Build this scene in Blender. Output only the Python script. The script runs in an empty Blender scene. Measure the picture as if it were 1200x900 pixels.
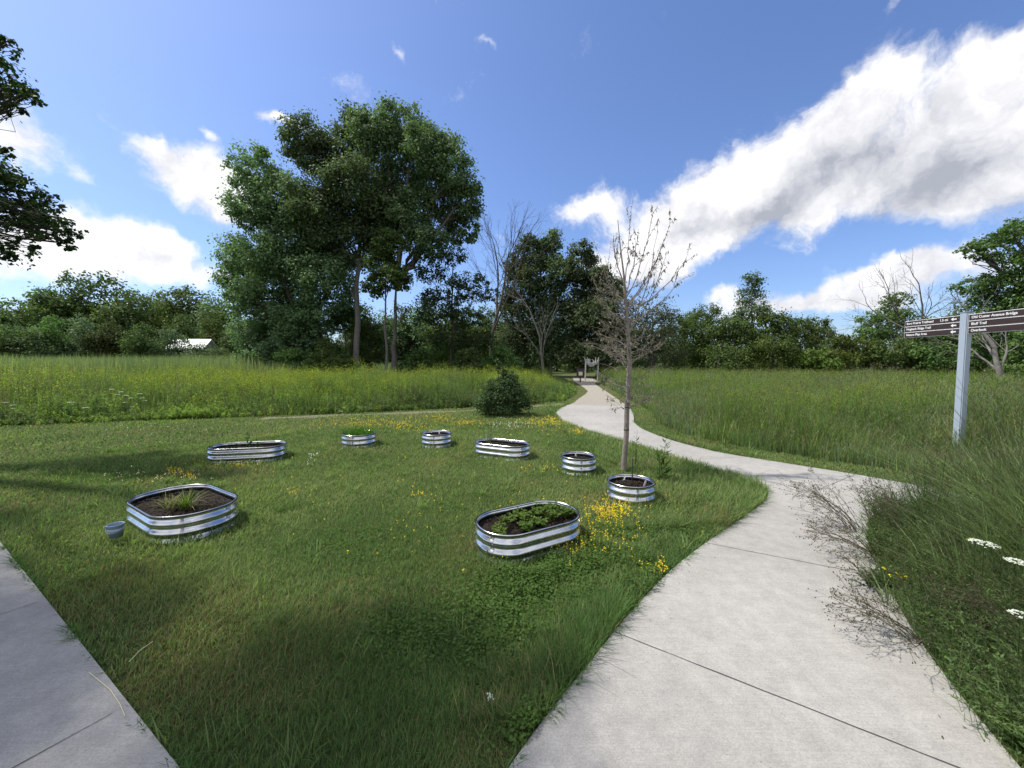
import bpy, math, random
import numpy as np
from mathutils import Vector

# ------------------------------------------------------------------ camera, sky, sun, exposure
scn = bpy.context.scene
COL = scn.collection
W0, H0, FPX, CH = 1200.0, 900.0, 452.0, 1.6
PITCH = math.atan(25 / FPX)
cam_d = bpy.data.cameras.new('camera')
cam_d.sensor_width = 36
cam_d.lens = 36 * FPX / W0
cam_d.clip_start = 0.05
cam_d.clip_end = 3000
cam = bpy.data.objects.new('camera', cam_d)
COL.objects.link(cam)
cam.location = (0, 0, CH)
cam.rotation_euler = (math.pi / 2 - PITCH, 0, 0)
scn.camera = cam
scn.cycles.max_bounces = 5
scn.cycles.diffuse_bounces = 3
scn.cycles.glossy_bounces = 3
scn.cycles.transmission_bounces = 4
scn.cycles.caustics_reflective = False
scn.cycles.caustics_refractive = False
scn.view_settings.view_transform = 'Standard'
scn.view_settings.look = 'None'
scn.view_settings.gamma = 1
scn.view_settings.use_curve_mapping = False
scn.view_settings.exposure = 1.05

SUN_EL, SUN_AZ = math.radians(57), math.radians(-78)      # azimuth from +Y towards +X
SUN_DIR = Vector((math.sin(SUN_AZ) * math.cos(SUN_EL), math.cos(SUN_AZ) * math.cos(SUN_EL), math.sin(SUN_EL)))
sun_d = bpy.data.lights.new('sun', 'SUN')
sun_d.energy = 2.6
sun_d.angle = math.radians(1.2)
sun_d.color = (1.0, 0.95, 0.86)
sun = bpy.data.objects.new('sun', sun_d)
COL.objects.link(sun)
sun.rotation_euler = SUN_DIR.to_track_quat('Z', 'Y').to_euler()


def ray(px, py):
    u = (px - W0 / 2) / FPX
    v = (H0 / 2 - py) / FPX
    return (u, math.cos(PITCH) + v * math.sin(PITCH), -math.sin(PITCH) + v * math.cos(PITCH))


def G(px, py, z=0.0):
    d = ray(px, py)
    t = (z - CH) / d[2]
    return (d[0] * t, d[1] * t)


def P(px, py, Y):
    d = ray(px, py)
    t = Y / d[1]
    return (d[0] * t, Y, CH + d[2] * t)


# ---- world: Nishita sky with procedural clouds placed by compass direction
world = bpy.data.worlds.new('World')
scn.world = world
world.use_nodes = True
nt = world.node_tree
nt.nodes.clear()


def nd(t, **k):
    n = nt.nodes.new(t)
    for a, b in k.items():
        setattr(n, a, b)
    return n


def sock(i, v):
    if isinstance(v, (int, float)):
        i.default_value = v
    elif isinstance(v, (tuple, list)):
        i.default_value = v
    else:
        nt.links.new(v, i)


def M(op, a, b=None, c=None, clamp=False):
    n = nd('ShaderNodeMath', operation=op)
    n.use_clamp = clamp
    sock(n.inputs[0], a)
    if b is not None:
        sock(n.inputs[1], b)
    if c is not None:
        sock(n.inputs[2], c)
    return n.outputs[0]


def VM(op, a, b=None, s=None):
    n = nd('ShaderNodeVectorMath', operation=op)
    sock(n.inputs[0], a)
    if b is not None:
        sock(n.inputs[1], b)
    if s is not None:
        sock(n.inputs['Scale'], s)
    return n.outputs['Value'] if op in ('DOT_PRODUCT', 'LENGTH') else n.outputs['Vector']


def MR(v, a, b, c, d, smooth=True):
    n = nd('ShaderNodeMapRange', interpolation_type='SMOOTHSTEP' if smooth else 'LINEAR')
    sock(n.inputs['Value'], v)
    for k, x in zip(('From Min', 'From Max', 'To Min', 'To Max'), (a, b, c, d)):
        sock(n.inputs[k], x)
    return n.outputs['Result']


def NZ(vec, scale, detail=6, rough=0.55, dist=0.0):
    n = nd('ShaderNodeTexNoise')
    sock(n.inputs['Vector'], vec)
    n.inputs['Scale'].default_value = scale
    n.inputs['Detail'].default_value = detail
    n.inputs['Roughness'].default_value = rough
    n.inputs['Distortion'].default_value = dist
    return n


def MIX(f, a, b):
    n = nd('ShaderNodeMix', data_type='RGBA')
    sock(n.inputs[0], f)
    sock(n.inputs[6], a)
    sock(n.inputs[7], b)
    return n.outputs[2]


sky = nd('ShaderNodeTexSky', sky_type='NISHITA')
sky.sun_disc = False
sky.sun_elevation = SUN_EL
sky.sun_rotation = SUN_AZ
sky.altitude = 200
sky.air_density = 1.0
sky.dust_density = 1.3
sky.ozone_density = 2.6
tc = nd('ShaderNodeTexCoord')
D0 = tc.outputs['Generated']
D0 = VM('NORMALIZE', D0)
wn = NZ(D0, 5.5, 5, 0.6)
warp = VM('SCALE', VM('SUBTRACT', wn.outputs['Color'], (0.5, 0.5, 0.5)), s=0.15)
DW = VM('ADD', D0, warp)


def blobs(lst, vec):
    acc = None
    for (px, py, rx, ry, ang, wgt) in lst:
        c = Vector(ray(px, py)); c.normalize()
        a = math.radians(ang)
        e = Vector(ray(px + 40 * math.cos(a), py - 40 * math.sin(a))); e.normalize()
        u = e - c * e.dot(c)
        su = u.length / 40
        u.normalize()
        e2 = Vector(ray(px - 40 * math.sin(a), py - 40 * math.cos(a))); e2.normalize()
        v = e2 - c * e2.dot(c)
        sv = v.length / 40
        v.normalize()
        du = VM('DOT_PRODUCT', vec, tuple(u / (su * rx)))
        dv = VM('DOT_PRODUCT', vec, tuple(v / (sv * ry)))
        r2 = M('ADD', M('MULTIPLY', du, du), M('MULTIPLY', dv, dv))
        g = M('MULTIPLY', M('EXPONENT', M('MULTIPLY', r2, -1.0)), wgt)
        g = M('MULTIPLY', g, M('GREATER_THAN', VM('DOT_PRODUCT', vec, tuple(c)), 0.2))
        acc = g if acc is None else M('ADD', acc, g)
    return acc


cl = [  # px, py, rx, ry, angle, weight  (as compass directions of the clouds)
    (1020, 115, 62, 34, 38, 1.4), (950, 180, 90, 45, 30, 1.3), (870, 225, 90, 40, 25, 1.3),
    (780, 262, 85, 38, 15, 1.3), (690, 252, 42, 14, 12, 1.4), (1000, 220, 130, 42, 10, 1.1),
    (1120, 165, 90, 38, 34, 1.0), (1185, 105, 75, 55, 50, 1.45), (1230, 60, 60, 60, 50, 1.3), (1150, 210, 110, 30, 12, 1.1), (750, 305, 80, 26, 5, 1.1),
    (1180, 235, 130, 35, 10, 1.0), (1010, 338, 95, 20, 8, 1.3), (1090, 322, 110, 20, 4, 1.2), (915, 358, 90, 15, 4, 1.2), (800, 300, 60, 22, 8, .9), (1040, 362, 90, 12, 2, .9),
    (225, 205, 66, 28, -18, 1.5), (268, 240, 55, 26, -20, 1.3), (335, 146, 34, 18, 5, 1.4), (175, 280, 72, 18, 0, 1.4), (205, 315, 110, 18, 0, 1.3),
    (25, 165, 45, 35, -20, 1.2), (20, 270, 110, 50, 0, 1.3), (463, 53, 18, 8, -30, 0.62), (1024, 26, 16, 12, 20, 0.68), (570, 57, 22, 6, 0, 0.55),
    (97, 198, 14, 18, 0, 0.6), (232, 158, 12, 9, 0, 0.7), (175, 170, 25, 10, -20, 0.55), (860, 345, 30, 12, 0, 0.9),
    (1700, 200, 300, 60, 10, 1.0), (-600, 150, 300, 60, 0, 1.0)]
body = blobs(cl, DW)
fb = NZ(DW, 8, 10, 0.66, 0.2).outputs['Fac']
dens = M('ADD', body, M('MULTIPLY', M('SUBTRACT', fb, 0.5), 2.6))
# unseen clouds behind the viewer and overhead, added for fill light and reflections
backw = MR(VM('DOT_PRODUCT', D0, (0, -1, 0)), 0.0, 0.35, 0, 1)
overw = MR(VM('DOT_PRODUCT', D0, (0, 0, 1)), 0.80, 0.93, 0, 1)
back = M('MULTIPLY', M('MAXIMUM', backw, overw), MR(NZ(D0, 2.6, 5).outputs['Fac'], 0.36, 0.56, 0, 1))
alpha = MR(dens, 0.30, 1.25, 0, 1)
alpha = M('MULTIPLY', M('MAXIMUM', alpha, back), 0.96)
low = MR(VM('DOT_PRODUCT', D0, (0, 0, 1)), -0.02, 0.01, 0, 1)
alpha = M('MULTIPLY', alpha, low)
# underside shade: density found a little way towards the sun and up
Ds = VM('ADD', DW, tuple(Vector((-0.045, 0.0, 0.06))))
fbs = NZ(Ds, 9, 4, 0.55, 0.3).outputs['Fac']
shade = M('ADD', M('MULTIPLY', M('SUBTRACT', fbs, fb), 1.6), 0.0)
dk = [(965, 218, 110, 32, 18, 1.3), (830, 262, 80, 20, 12, 0.8), (1090, 225, 110, 32, 14, 1.2), (1100, 120, 60, 30, 25, 0.3),
      (265, 270, 40, 14, -10, 0.35), (200, 298, 90, 9, 0, 0.35), (1020, 352, 90, 14, 4, 0.45), (1170, 255, 90, 12, 10, 0.35), (770, 325, 80, 20, 0, 0.35),
      (1150, 190, 90, 24, 10, 0.3)]
dark = blobs(dk, DW)
sh = M('ADD', M('ADD', shade, M('MULTIPLY', dark, 0.75)), M('MULTIPLY', M('SUBTRACT', 0.5, fb), 0.5), clamp=True)
ccol = MIX(sh, (5.0, 4.95, 5.0, 1), (2.1, 2.2, 2.5, 1))
skyc = MIX(1.0, sky.outputs[0], (0.0, 0.0, 0.0, 1))
mul = nd('ShaderNodeMix', data_type='RGBA', blend_type='MULTIPLY')
mul.inputs[0].default_value = 1
sock(mul.inputs[6], sky.outputs[0])
mul.inputs[7].default_value = (0.62, 0.69, 0.86, 1)
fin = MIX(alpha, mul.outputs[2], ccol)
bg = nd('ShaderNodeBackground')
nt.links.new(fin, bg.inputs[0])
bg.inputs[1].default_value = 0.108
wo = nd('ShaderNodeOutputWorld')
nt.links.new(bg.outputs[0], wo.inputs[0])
world.cycles.sampling_method = 'MANUAL'
world.cycles.sample_map_resolution = 512

# ------------------------------------------------------------------ materials


def new_mat(name):
    m = bpy.data.materials.new(name)
    m.use_nodes = True
    m.node_tree.nodes.clear()
    return m


class NT:
    def __init__(s, m):
        s.t = m.node_tree

    def n(s, ty, ins=None, **k):
        x = s.t.nodes.new(ty)
        for a, b in k.items():
            setattr(x, a, b)
        for a, b in (ins or {}).items():
            if hasattr(b, 'links'):
                s.t.links.new(b, x.inputs[a])
            else:
                x.inputs[a].default_value = b
        return x


def foliage(name, attr=True, base=(0.05, 0.09, 0.02), var=0.35, trans=0.35, rough=0.55, spec=0.25):
    """leaf or blade: principled face plus light passing through; colour from the mesh's own colour attribute"""
    m = new_mat(name)
    t = NT(m)
    if attr:
        c = t.n('ShaderNodeAttribute', attribute_name='Col').outputs['Color']
    else:
        c = t.n('ShaderNodeRGB').outputs[0]
        c.default_value = (*base, 1)
    oi = t.n('ShaderNodeObjectInfo')
    hsv = t.n('ShaderNodeHueSaturation', {'Color': c})
    mr = t.n('ShaderNodeMapRange', {'Value': oi.outputs['Random'], 'To Min': 0.5 - 0.018, 'To Max': 0.5 + 0.014})
    t.t.links.new(mr.outputs[0], hsv.inputs['Hue'])
    mr2 = t.n('ShaderNodeMapRange', {'Value': oi.outputs['Random'], 'To Min': 1 - var, 'To Max': 1 + var})
    t.t.links.new(mr2.outputs[0], hsv.inputs['Value'])
    pb = t.n('ShaderNodeBsdfPrincipled', {'Base Color': hsv.outputs[0], 'Roughness': rough, 'Specular IOR Level': spec})
    g = t.n('ShaderNodeMix', {6: hsv.outputs[0], 7: (1.08, 1.25, 0.62, 1)}, data_type='RGBA', blend_type='MULTIPLY')
    g.inputs[0].default_value = 1
    tr = t.n('ShaderNodeBsdfTranslucent', {'Color': g.outputs[2]})
    mx = t.n('ShaderNodeMixShader', {0: trans, 1: pb.outputs[0], 2: tr.outputs[0]})
    o = t.n('ShaderNodeOutputMaterial', {0: mx.outputs[0]})
    return m


def plain(name, col, rough=0.6, metal=0.0, nscale=None, namt=0.3, bump=0.0, bscale=None, spec=0.5, col2=None):
    m = new_mat(name)
    t = NT(m)
    pb = t.n('ShaderNodeBsdfPrincipled', {'Base Color': (*col, 1), 'Roughness': rough, 'Metallic': metal, 'Specular IOR Level': spec})
    tcd = t.n('ShaderNodeTexCoord')
    if nscale:
        nz = t.n('ShaderNodeTexNoise', {'Vector': tcd.outputs['Object'], 'Scale': nscale, 'Detail': 6.0, 'Roughness': 0.6})
        mr = t.n('ShaderNodeMapRange', {'Value': nz.outputs[0], 'From Min': 0.3, 'From Max': 0.7})
        c2 = col2 or tuple(c * (1 - namt) for c in col)
        mx = t.n('ShaderNodeMix', {6: (*col, 1), 7: (*c2, 1)}, data_type='RGBA')
        t.t.links.new(mr.outputs[0], mx.inputs[0])
        t.t.links.new(mx.outputs[2], pb.inputs['Base Color'])
    if bump:
        nb = t.n('ShaderNodeTexNoise', {'Vector': tcd.outputs['Object'], 'Scale': bscale or 30, 'Detail': 6.0})
        bp = t.n('ShaderNodeBump', {'Height': nb.outputs[0], 'Distance': bump})
        t.t.links.new(bp.outputs[0], pb.inputs['Normal'])
    t.n('ShaderNodeOutputMaterial', {0: pb.outputs[0]})
    return m


def concrete_mat():
    m = new_mat('brushed concrete')
    t = NT(m)
    tcd = t.n('ShaderNodeTexCoord')
    o = tcd.outputs['Object']
    big = t.n('ShaderNodeTexNoise', {'Vector': o, 'Scale': 0.7, 'Detail': 7.0, 'Roughness': 0.6})
    mid = t.n('ShaderNodeTexNoise', {'Vector': o, 'Scale': 9.0, 'Detail': 8.0, 'Roughness': 0.7})
    fine = t.n('ShaderNodeTexNoise', {'Vector': o, 'Scale': 160.0, 'Detail': 4.0, 'Roughness': 0.7})
    mp = t.n('ShaderNodeMapping', {'Vector': o, 'Rotation': (0, 0, math.radians(28)), 'Scale': (3, 140, 1)})
    brush = t.n('ShaderNodeTexNoise', {'Vector': mp.outputs[0], 'Scale': 1.0, 'Detail': 3.0})
    r1 = t.n('ShaderNodeMapRange', {'Value': big.outputs[0], 'From Min': 0.3, 'From Max': 0.7})
    c1 = t.n('ShaderNodeMix', {0: r1.outputs[0], 6: (0.39, 0.375, 0.345, 1), 7: (0.30, 0.29, 0.268, 1)}, data_type='RGBA')
    r2 = t.n('ShaderNodeMapRange', {'Value': mid.outputs[0], 'From Min': 0.3, 'From Max': 0.75, 'To Min': 1.10, 'To Max': 0.80})
    r3 = t.n('ShaderNodeMapRange', {'Value': fine.outputs[0], 'From Min': 0.25, 'From Max': 0.75, 'To Min': 0.70, 'To Max': 1.25})
    r4 = t.n('ShaderNodeMapRange', {'Value': brush.outputs[0], 'From Min': 0.25, 'From Max': 0.75, 'To Min': 0.93, 'To Max': 1.06})
    a = t.n('ShaderNodeMath', {0: r2.outputs[0], 1: r3.outputs[0]}, operation='MULTIPLY')
    b = t.n('ShaderNodeMath', {0: a.outputs[0], 1: r4.outputs[0]}, operation='MULTIPLY')
    # dark specks and small pits
    vo = t.n('ShaderNodeTexVoronoi', {'Vector': o, 'Scale': 26.0})
    sp = t.n('ShaderNodeMapRange', {'Value': vo.outputs['Distance'], 'From Min': 0.04, 'From Max': 0.11, 'To Min': 0.62, 'To Max': 1.0})
    c = t.n('ShaderNodeMath', {0: b.outputs[0], 1: sp.outputs[0]}, operation='MULTIPLY')
    mulc = t.n('ShaderNodeVectorMath', {0: c1.outputs[2]}, operation='SCALE')
    t.t.links.new(c.outputs[0], mulc.inputs['Scale'])
    bsum = t.n('ShaderNodeMath', {0: fine.outputs[0], 1: brush.outputs[0]}, operation='ADD')
    bp = t.n('ShaderNodeBump', {'Height': bsum.outputs[0], 'Distance': 0.002, 'Strength': 0.6})
    pb = t.n('ShaderNodeBsdfPrincipled', {'Base Color': mulc.outputs[0], 'Roughness': 0.85, 'Normal': bp.outputs[0], 'Specular IOR Level': 0.3})
    t.n('ShaderNodeOutputMaterial', {0: pb.outputs[0]})
    return m


def ground_mat():
    m = new_mat('turf soil')
    t = NT(m)
    tcd = t.n('ShaderNodeTexCoord')
    o = tcd.outputs['Object']
    a = t.n('ShaderNodeTexNoise', {'Vector': o, 'Scale': 1.3, 'Detail': 6.0, 'Roughness': 0.65})
    b = t.n('ShaderNodeTexNoise', {'Vector': o, 'Scale': 45.0, 'Detail': 5.0, 'Roughness': 0.7})
    r1 = t.n('ShaderNodeMapRange', {'Value': a.outputs[0], 'From Min': 0.35, 'From Max': 0.65})
    c1 = t.n('ShaderNodeMix', {0: r1.outputs[0], 6: (0.055, 0.085, 0.022, 1), 7: (0.10, 0.115, 0.035, 1)}, data_type='RGBA')
    r2 = t.n('ShaderNodeMapRange', {'Value': b.outputs[0], 'From Min': 0.45, 'From Max': 0.7})
    c2 = t.n('ShaderNodeMix', {0: r2.outputs[0], 6: c1.outputs[2], 7: (0.13, 0.115, 0.055, 1)}, data_type='RGBA')
    bp = t.n('ShaderNodeBump', {'Height': b.outputs[0], 'Distance': 0.03})
    pb = t.n('ShaderNodeBsdfPrincipled', {'Base Color': c2.outputs[2], 'Roughness': 0.95, 'Normal': bp.outputs[0], 'Specular IOR Level': 0.1})
    t.n('ShaderNodeOutputMaterial', {0: pb.outputs[0]})
    return m


MAT = {}
MAT['leaf'] = foliage('tree leaves', spec=0.18, rough=0.6, trans=0.38)
MAT['blade'] = foliage('grass blades', var=0.0, trans=0.48, rough=0.6, spec=0.10)
MAT['petal'] = foliage('petals and seed heads', var=0.0, trans=0.25, rough=0.7, spec=0.1)
MAT['bark'] = plain('grey bark', (0.17, 0.155, 0.135), 0.9, nscale=7, namt=0.55, bump=0.03, bscale=14)
MAT['darkbark'] = plain('dark bark', (0.085, 0.07, 0.055), 0.9, nscale=7, namt=0.5, bump=0.02, bscale=14)
MAT['palebark'] = plain('pale bark', (0.215, 0.20, 0.18), 0.9, nscale=5, namt=0.4, bump=0.02, bscale=14)
MAT['youngbark'] = plain('young grey brown bark', (0.30, 0.255, 0.22), 0.85, nscale=18, namt=0.45, bump=0.006, bscale=60)
MAT['stem'] = plain('dry stems', (0.13, 0.10, 0.065), 0.85, nscale=20, namt=0.4)
MAT['concrete'] = concrete_mat()
MAT['joint'] = plain('joint line', (0.045, 0.042, 0.038), 0.95, nscale=30, namt=0.4)
MAT['gravel'] = plain('crushed stone', (0.40, 0.365, 0.30), 0.95, nscale=55, namt=0.35, bump=0.02, bscale=120)
MAT['ground'] = ground_mat()
MAT['dirt'] = plain('trodden dirt', (0.24, 0.21, 0.15), 0.95, nscale=12, namt=0.5, bump=0.02, bscale=60, col2=(0.09, 0.10, 0.04))
MAT['soil'] = plain('potting soil', (0.030, 0.019, 0.012), 0.95, nscale=50, namt=0.6, bump=0.03, bscale=70)
MAT['steel'] = plain('galvanised steel', (0.76, 0.77, 0.78), 0.25, metal=1.0, nscale=14, namt=0.30, spec=0.5)
MAT['seam'] = plain('zinc seam strip', (0.55, 0.56, 0.57), 0.4, metal=1.0, nscale=20, namt=0.4)
MAT['rubber'] = plain('dark rim edging', (0.03, 0.033, 0.035), 0.5)
MAT['bolt'] = plain('zinc bolt', (0.45, 0.45, 0.45), 0.4, metal=1.0)
MAT['post'] = plain('grey painted steel post', (0.36, 0.42, 0.50), 0.45, nscale=3, namt=0.06)
MAT['board'] = plain('brown sign enamel', (0.045, 0.028, 0.028), 0.45, nscale=4, namt=0.15)
MAT['white'] = plain('white lettering', (0.80, 0.80, 0.80), 0.5)
MAT['bucket'] = plain('blue tinted clear plastic', (0.22, 0.30, 0.40), 0.3)
MAT['pale_wood'] = plain('weathered pale wood', (0.50, 0.50, 0.48), 0.8, nscale=10, namt=0.3)
MAT['cream'] = plain('cream board', (0.72, 0.66, 0.40), 0.6)
MAT['roof'] = plain('white metal roof', (0.72, 0.74, 0.76), 0.5)
MAT['siding'] = plain('grey siding', (0.42, 0.45, 0.48), 0.7)
MAT['window'] = plain('dark window', (0.03, 0.035, 0.04), 0.15)

# ------------------------------------------------------------------ mesh helpers


def link_mesh(name, V, F, mat, parent=None, col=None, smooth=False, mats=None, midx=None):
    V = np.asarray(V, dtype=np.float32).reshape(-1, 3)
    me = bpy.data.meshes.new(name)
    if isinstance(F, np.ndarray):
        k = F.shape[1]
        me.vertices.add(len(V))
        me.vertices.foreach_set('co', V.ravel())
        me.loops.add(F.size)
        me.loops.foreach_set('vertex_index', F.astype(np.int32).ravel())
        me.polygons.add(len(F))
        me.polygons.foreach_set('loop_start', np.arange(0, F.size, k, dtype=np.int32))
        me.update(calc_edges=True)
    else:
        me.from_pydata([tuple(map(float, v)) for v in V], [], [tuple(map(int, f)) for f in F])
        me.update()
    if col is not None:
        a = me.color_attributes.new('Col', 'FLOAT_COLOR', 'POINT')
        c4 = np.ones((len(V), 4), dtype=np.float32)
        c4[:, :3] = np.clip(col, 0, 1)
        a.data.foreach_set('color', c4.ravel())
    if smooth:
        me.polygons.foreach_set('use_smooth', np.ones(len(me.polygons), dtype=bool))
    for mm in (mats or [mat]):
        me.materials.append(mm)
    if midx is not None:
        me.polygons.foreach_set('material_index', np.asarray(midx, dtype=np.int32))
    o = bpy.data.objects.new(name, me)
    COL.objects.link(o)
    if parent is not None:
        o.parent = parent
    return o


def thing(name, label, cat, loc=(0, 0, 0), group=None, rz=0.0):
    o = bpy.data.objects.new(name, None)
    o.empty_display_size = 0.2
    COL.objects.link(o)
    o.location = loc
    o.rotation_euler = (0, 0, rz)
    o['label'] = label
    o['category'] = cat
    if group:
        o['group'] = group
    return o


def tag(o, label=None, cat=None, group=None, kind=None):
    if label: o['label'] = label
    if cat: o['category'] = cat
    if group: o['group'] = group
    if kind: o['kind'] = kind
    return o


def copy_tree(o, loc, rz=0.0, scale=1.0, label=None):
    c = o.copy()
    COL.objects.link(c)
    c.location = loc
    c.rotation_euler = (0, 0, rz)
    c.scale = scale if isinstance(scale, tuple) else (scale,) * 3
    if label: c['label'] = label
    for ch in list(o.children):
        d = ch.copy()
        COL.objects.link(d)
        d.parent = c
        for g in list(ch.children):
            e = g.copy()
            COL.objects.link(e)
            e.parent = d
    return c


class Acc:
    """collects quads with colours"""
    def __init__(s):
        s.V, s.F, s.C, s.n = [], [], [], 0

    def add(s, V, F, C):
        s.V.append(V); s.F.append(F + s.n); s.C.append(C); s.n += len(V)

    def build(s, name, mat, parent=None, smooth=False):
        return link_mesh(name, np.concatenate(s.V), np.concatenate(s.F), mat, parent, np.concatenate(s.C), smooth)


def unit(a):
    return a / np.maximum(np.linalg.norm(a, axis=-1, keepdims=True), 1e-9)


def ribbons(paths, width, side, col):
    """paths N,K,3; width N,K; side N,3; col N,3 or N,K,3 -> quads"""
    N, K, _ = paths.shape
    s = side[:, None, :] * (width[..., None] * 0.5)
    V = np.stack([paths - s, paths + s], axis=2).reshape(-1, 3)
    base = (np.arange(N) * K * 2)[:, None]
    k = np.arange(K - 1)[None, :] * 2
    a = base + k
    F = np.stack([a, a + 1, a + 3, a + 2], axis=-1).reshape(-1, 4)
    if col.ndim == 2:
        col = np.repeat(col[:, None, :], K, axis=1)
    C = np.repeat(col[:, :, None, :], 2, axis=2).reshape(-1, 3)
    return V, F, C


def strands(paths, rad, col=None, sides=3):
    """thin tubes: paths N,K,3; rad N,K"""
    N, K, _ = paths.shape
    t = unit(np.gradient(paths, axis=1))
    ref = np.where(np.abs(t[..., 2:3]) > 0.9, np.array([1.0, 0, 0]), np.array([0, 0, 1.0]))
    u = unit(np.cross(t, ref))
    v = np.cross(t, u)
    ang = np.arange(sides) * 2 * math.pi / sides
    ring = u[:, :, None, :] * np.cos(ang)[None, None, :, None] + v[:, :, None, :] * np.sin(ang)[None, None, :, None]
    V = (paths[:, :, None, :] + ring * rad[:, :, None, None]).reshape(-1, 3)
    b = (np.arange(N) * K * sides)[:, None, None] + (np.arange(K - 1) * sides)[None, :, None]
    i = np.arange(sides)[None, None, :]
    j = (i + 1) % sides
    F = np.stack([b + i, b + j, b + sides + j, b + sides + i], axis=-1).reshape(-1, 4)
    C = None
    if col is not None:
        C = np.repeat(col[:, None, :], K * sides, axis=1).reshape(-1, 3)
    return V, F, C


def leaves(cen, nrm, L, Wd, col, rng, direction=None):
    n = len(cen)
    nrm = unit(nrm)
    d = rng.normal(size=(n, 3)) if direction is None else direction
    d = unit(d - nrm * np.sum(d * nrm, axis=1, keepdims=True))
    s = np.cross(nrm, d)
    L = np.broadcast_to(L, (n,))[:, None]; Wd = np.broadcast_to(Wd, (n,))[:, None]
    V = np.stack([cen - d * L * .5, cen + s * Wd * .5 - d * L * .05, cen + d * L * .5, cen - s * Wd * .5 - d * L * .05], axis=1).reshape(-1, 3)
    F = np.arange(n * 4).reshape(n, 4)
    C = np.repeat(col, 4, axis=0)
    return V, F, C


_r = np.random.RandomState(5)
_SN = [(_r.uniform(0, 2 * math.pi), _r.uniform(0, 6.28)) for _ in range(40)]


def snoise(x, y, scale, k=7, off=0):
    """cheap smooth 2-D noise about -1..1"""
    o = np.zeros_like(x)
    for i in range(k):
        a, p = _SN[(i + off) % 40]
        f = scale * (0.7 + 0.45 * i)
        o = o + np.sin((x * math.cos(a) + y * math.sin(a)) * f + p + 1.7 * np.sin((x * math.sin(a) - y * math.cos(a)) * f * 0.6 + p * 2)) / (1 + 0.3 * i)
    return o / 2.6


def inpoly(x, y, poly):
    c = np.zeros(x.shape, dtype=bool)
    n = len(poly)
    j = n - 1
    for i in range(n):
        xi, yi = poly[i]; xj, yj = poly[j]
        if yi != yj:
            t = ((yi > y) != (yj > y)) & (x < (xj - xi) * (y - yi) / (yj - yi) + xi)
            c ^= t
        j = i
    return c


def pdist(x, y, line):
    d = np.full(x.shape, 1e9)
    for (ax, ay), (bx, by) in zip(line[:-1], line[1:]):
        vx, vy = bx - ax, by - ay
        t = np.clip(((x - ax) * vx + (y - ay) * vy) / (vx * vx + vy * vy + 1e-12), 0, 1)
        d = np.minimum(d, np.hypot(x - ax - t * vx, y - ay - t * vy))
    return d


def smooth_line(pts, it=2):
    for _ in range(it):
        q = [pts[0]]
        for a, b in zip(pts[:-1], pts[1:]):
            q.append((a[0] * .75 + b[0] * .25, a[1] * .75 + b[1] * .25))
            q.append((a[0] * .25 + b[0] * .75, a[1] * .25 + b[1] * .75))
        q.append(pts[-1])
        pts = q
    return pts


# ------------------------------------------------------------------ ground, paths
PATH_L = smooth_line([(-0.75, 0.3), (-0.35, 0.95), (0.0, 1.44), (0.15, 1.64), (0.41, 1.95), (0.72, 2.33), (1.27, 2.93), (2.03, 3.59), (2.70, 4.14), (3.06, 4.5), (3.2, 4.85), (3.15, 5.24), (2.95, 5.67), (2.72, 6.33), (2.5, 7.17),
                      (1.89, 8.45), (1.50, 9.7), (1.32, 11.0), (1.40, 12.3), (1.75, 13.6), (2.1, 14.4)])
PATH_R = smooth_line([(4.25, 14.0), (3.85, 12.2), (3.5, 11.0), (3.18, 9.99), (3.09, 8.8), (3.3, 7.5), (3.71, 6.63), (4.14, 6.17), (4.52, 5.76), (4.86, 5.41), (5.11, 5.06), (5.38, 4.6), (5.7, 3.9), (6.1, 2.8), (6.5, 1.0)])
WEDGE = smooth_line([(4.7, 1.0), (4.45, 2.4), (4.15, 3.3), (3.85, 3.68), (3.5, 3.7), (3.15, 3.35), (2.8, 2.85), (2.46, 2.35), (2.2, 1.9), (2.02, 1.5), (1.8, 1.0), (1.6, 0.2)])
CONC = PATH_L + PATH_R + WEDGE
GRAV_L = [(2.1, 14.4), (2.5, 15.4), (2.95, 17.0), (3.7, 19.4), (4.25, 21.5), (4.55, 24.1), (5.0, 28.9), (5.3, 33), (6.6, 42)]
GRAV_R = [(8.6, 42), (7.3, 33), (6.2, 28.9), (5.5, 23.5), (4.85, 18.5), (4.4, 15.2), (4.25, 14.0)]
GRAV = GRAV_L + GRAV_R
LW = [(-16, 10.2), (-10, 6.58), (-4.51, 3.32), (-2.36, 2.05), (-1.33, 1.44), (-0.3, 0.83), (0.6, 0.3)]
LWALK = LW + [(-0.4, -1.4), (-1.25, -0.7), (-17.0, 8.6)]
LWALK = LW + [(x - 0.95, y - 1.55) for x, y in reversed(LW)]
MEAD_L = [(-60, 4), (-22, 7.2), (-12.8, 9.6), (-9.57, 10.75), (-5.34, 12.0), (-3.0, 13.0), (-1.0, 13.8), (1.3, 15.0), (2.1, 15.6), (2.9, 18.5), (3.9, 22.5), (4.3, 27), (4.6, 33), (5.6, 40)]
MEADL_POLY = MEAD_L + [(5.6, 60), (-90, 60)]
_off = [(5.25, 14.0 + 28), (5.25, 20), (4.9, 15.5), (4.45, 12.2), (4.1, 11.0), (3.8, 9.99), (3.75, 9.0), (3.95, 7.9), (4.35, 7.1), (4.8, 6.6), (5.2, 6.15), (5.5, 5.75), (5.8, 5.3), (6.15, 4.6), (6.5, 3.9), (7, 2.5), (7.4, 0.5)]
_off[0] = (9.0, 42); _off[1] = (5.9, 23)
MEAD_R = _off
MEADR_POLY = MEAD_R + [(30, 0.5), (60, 42)]
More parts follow.
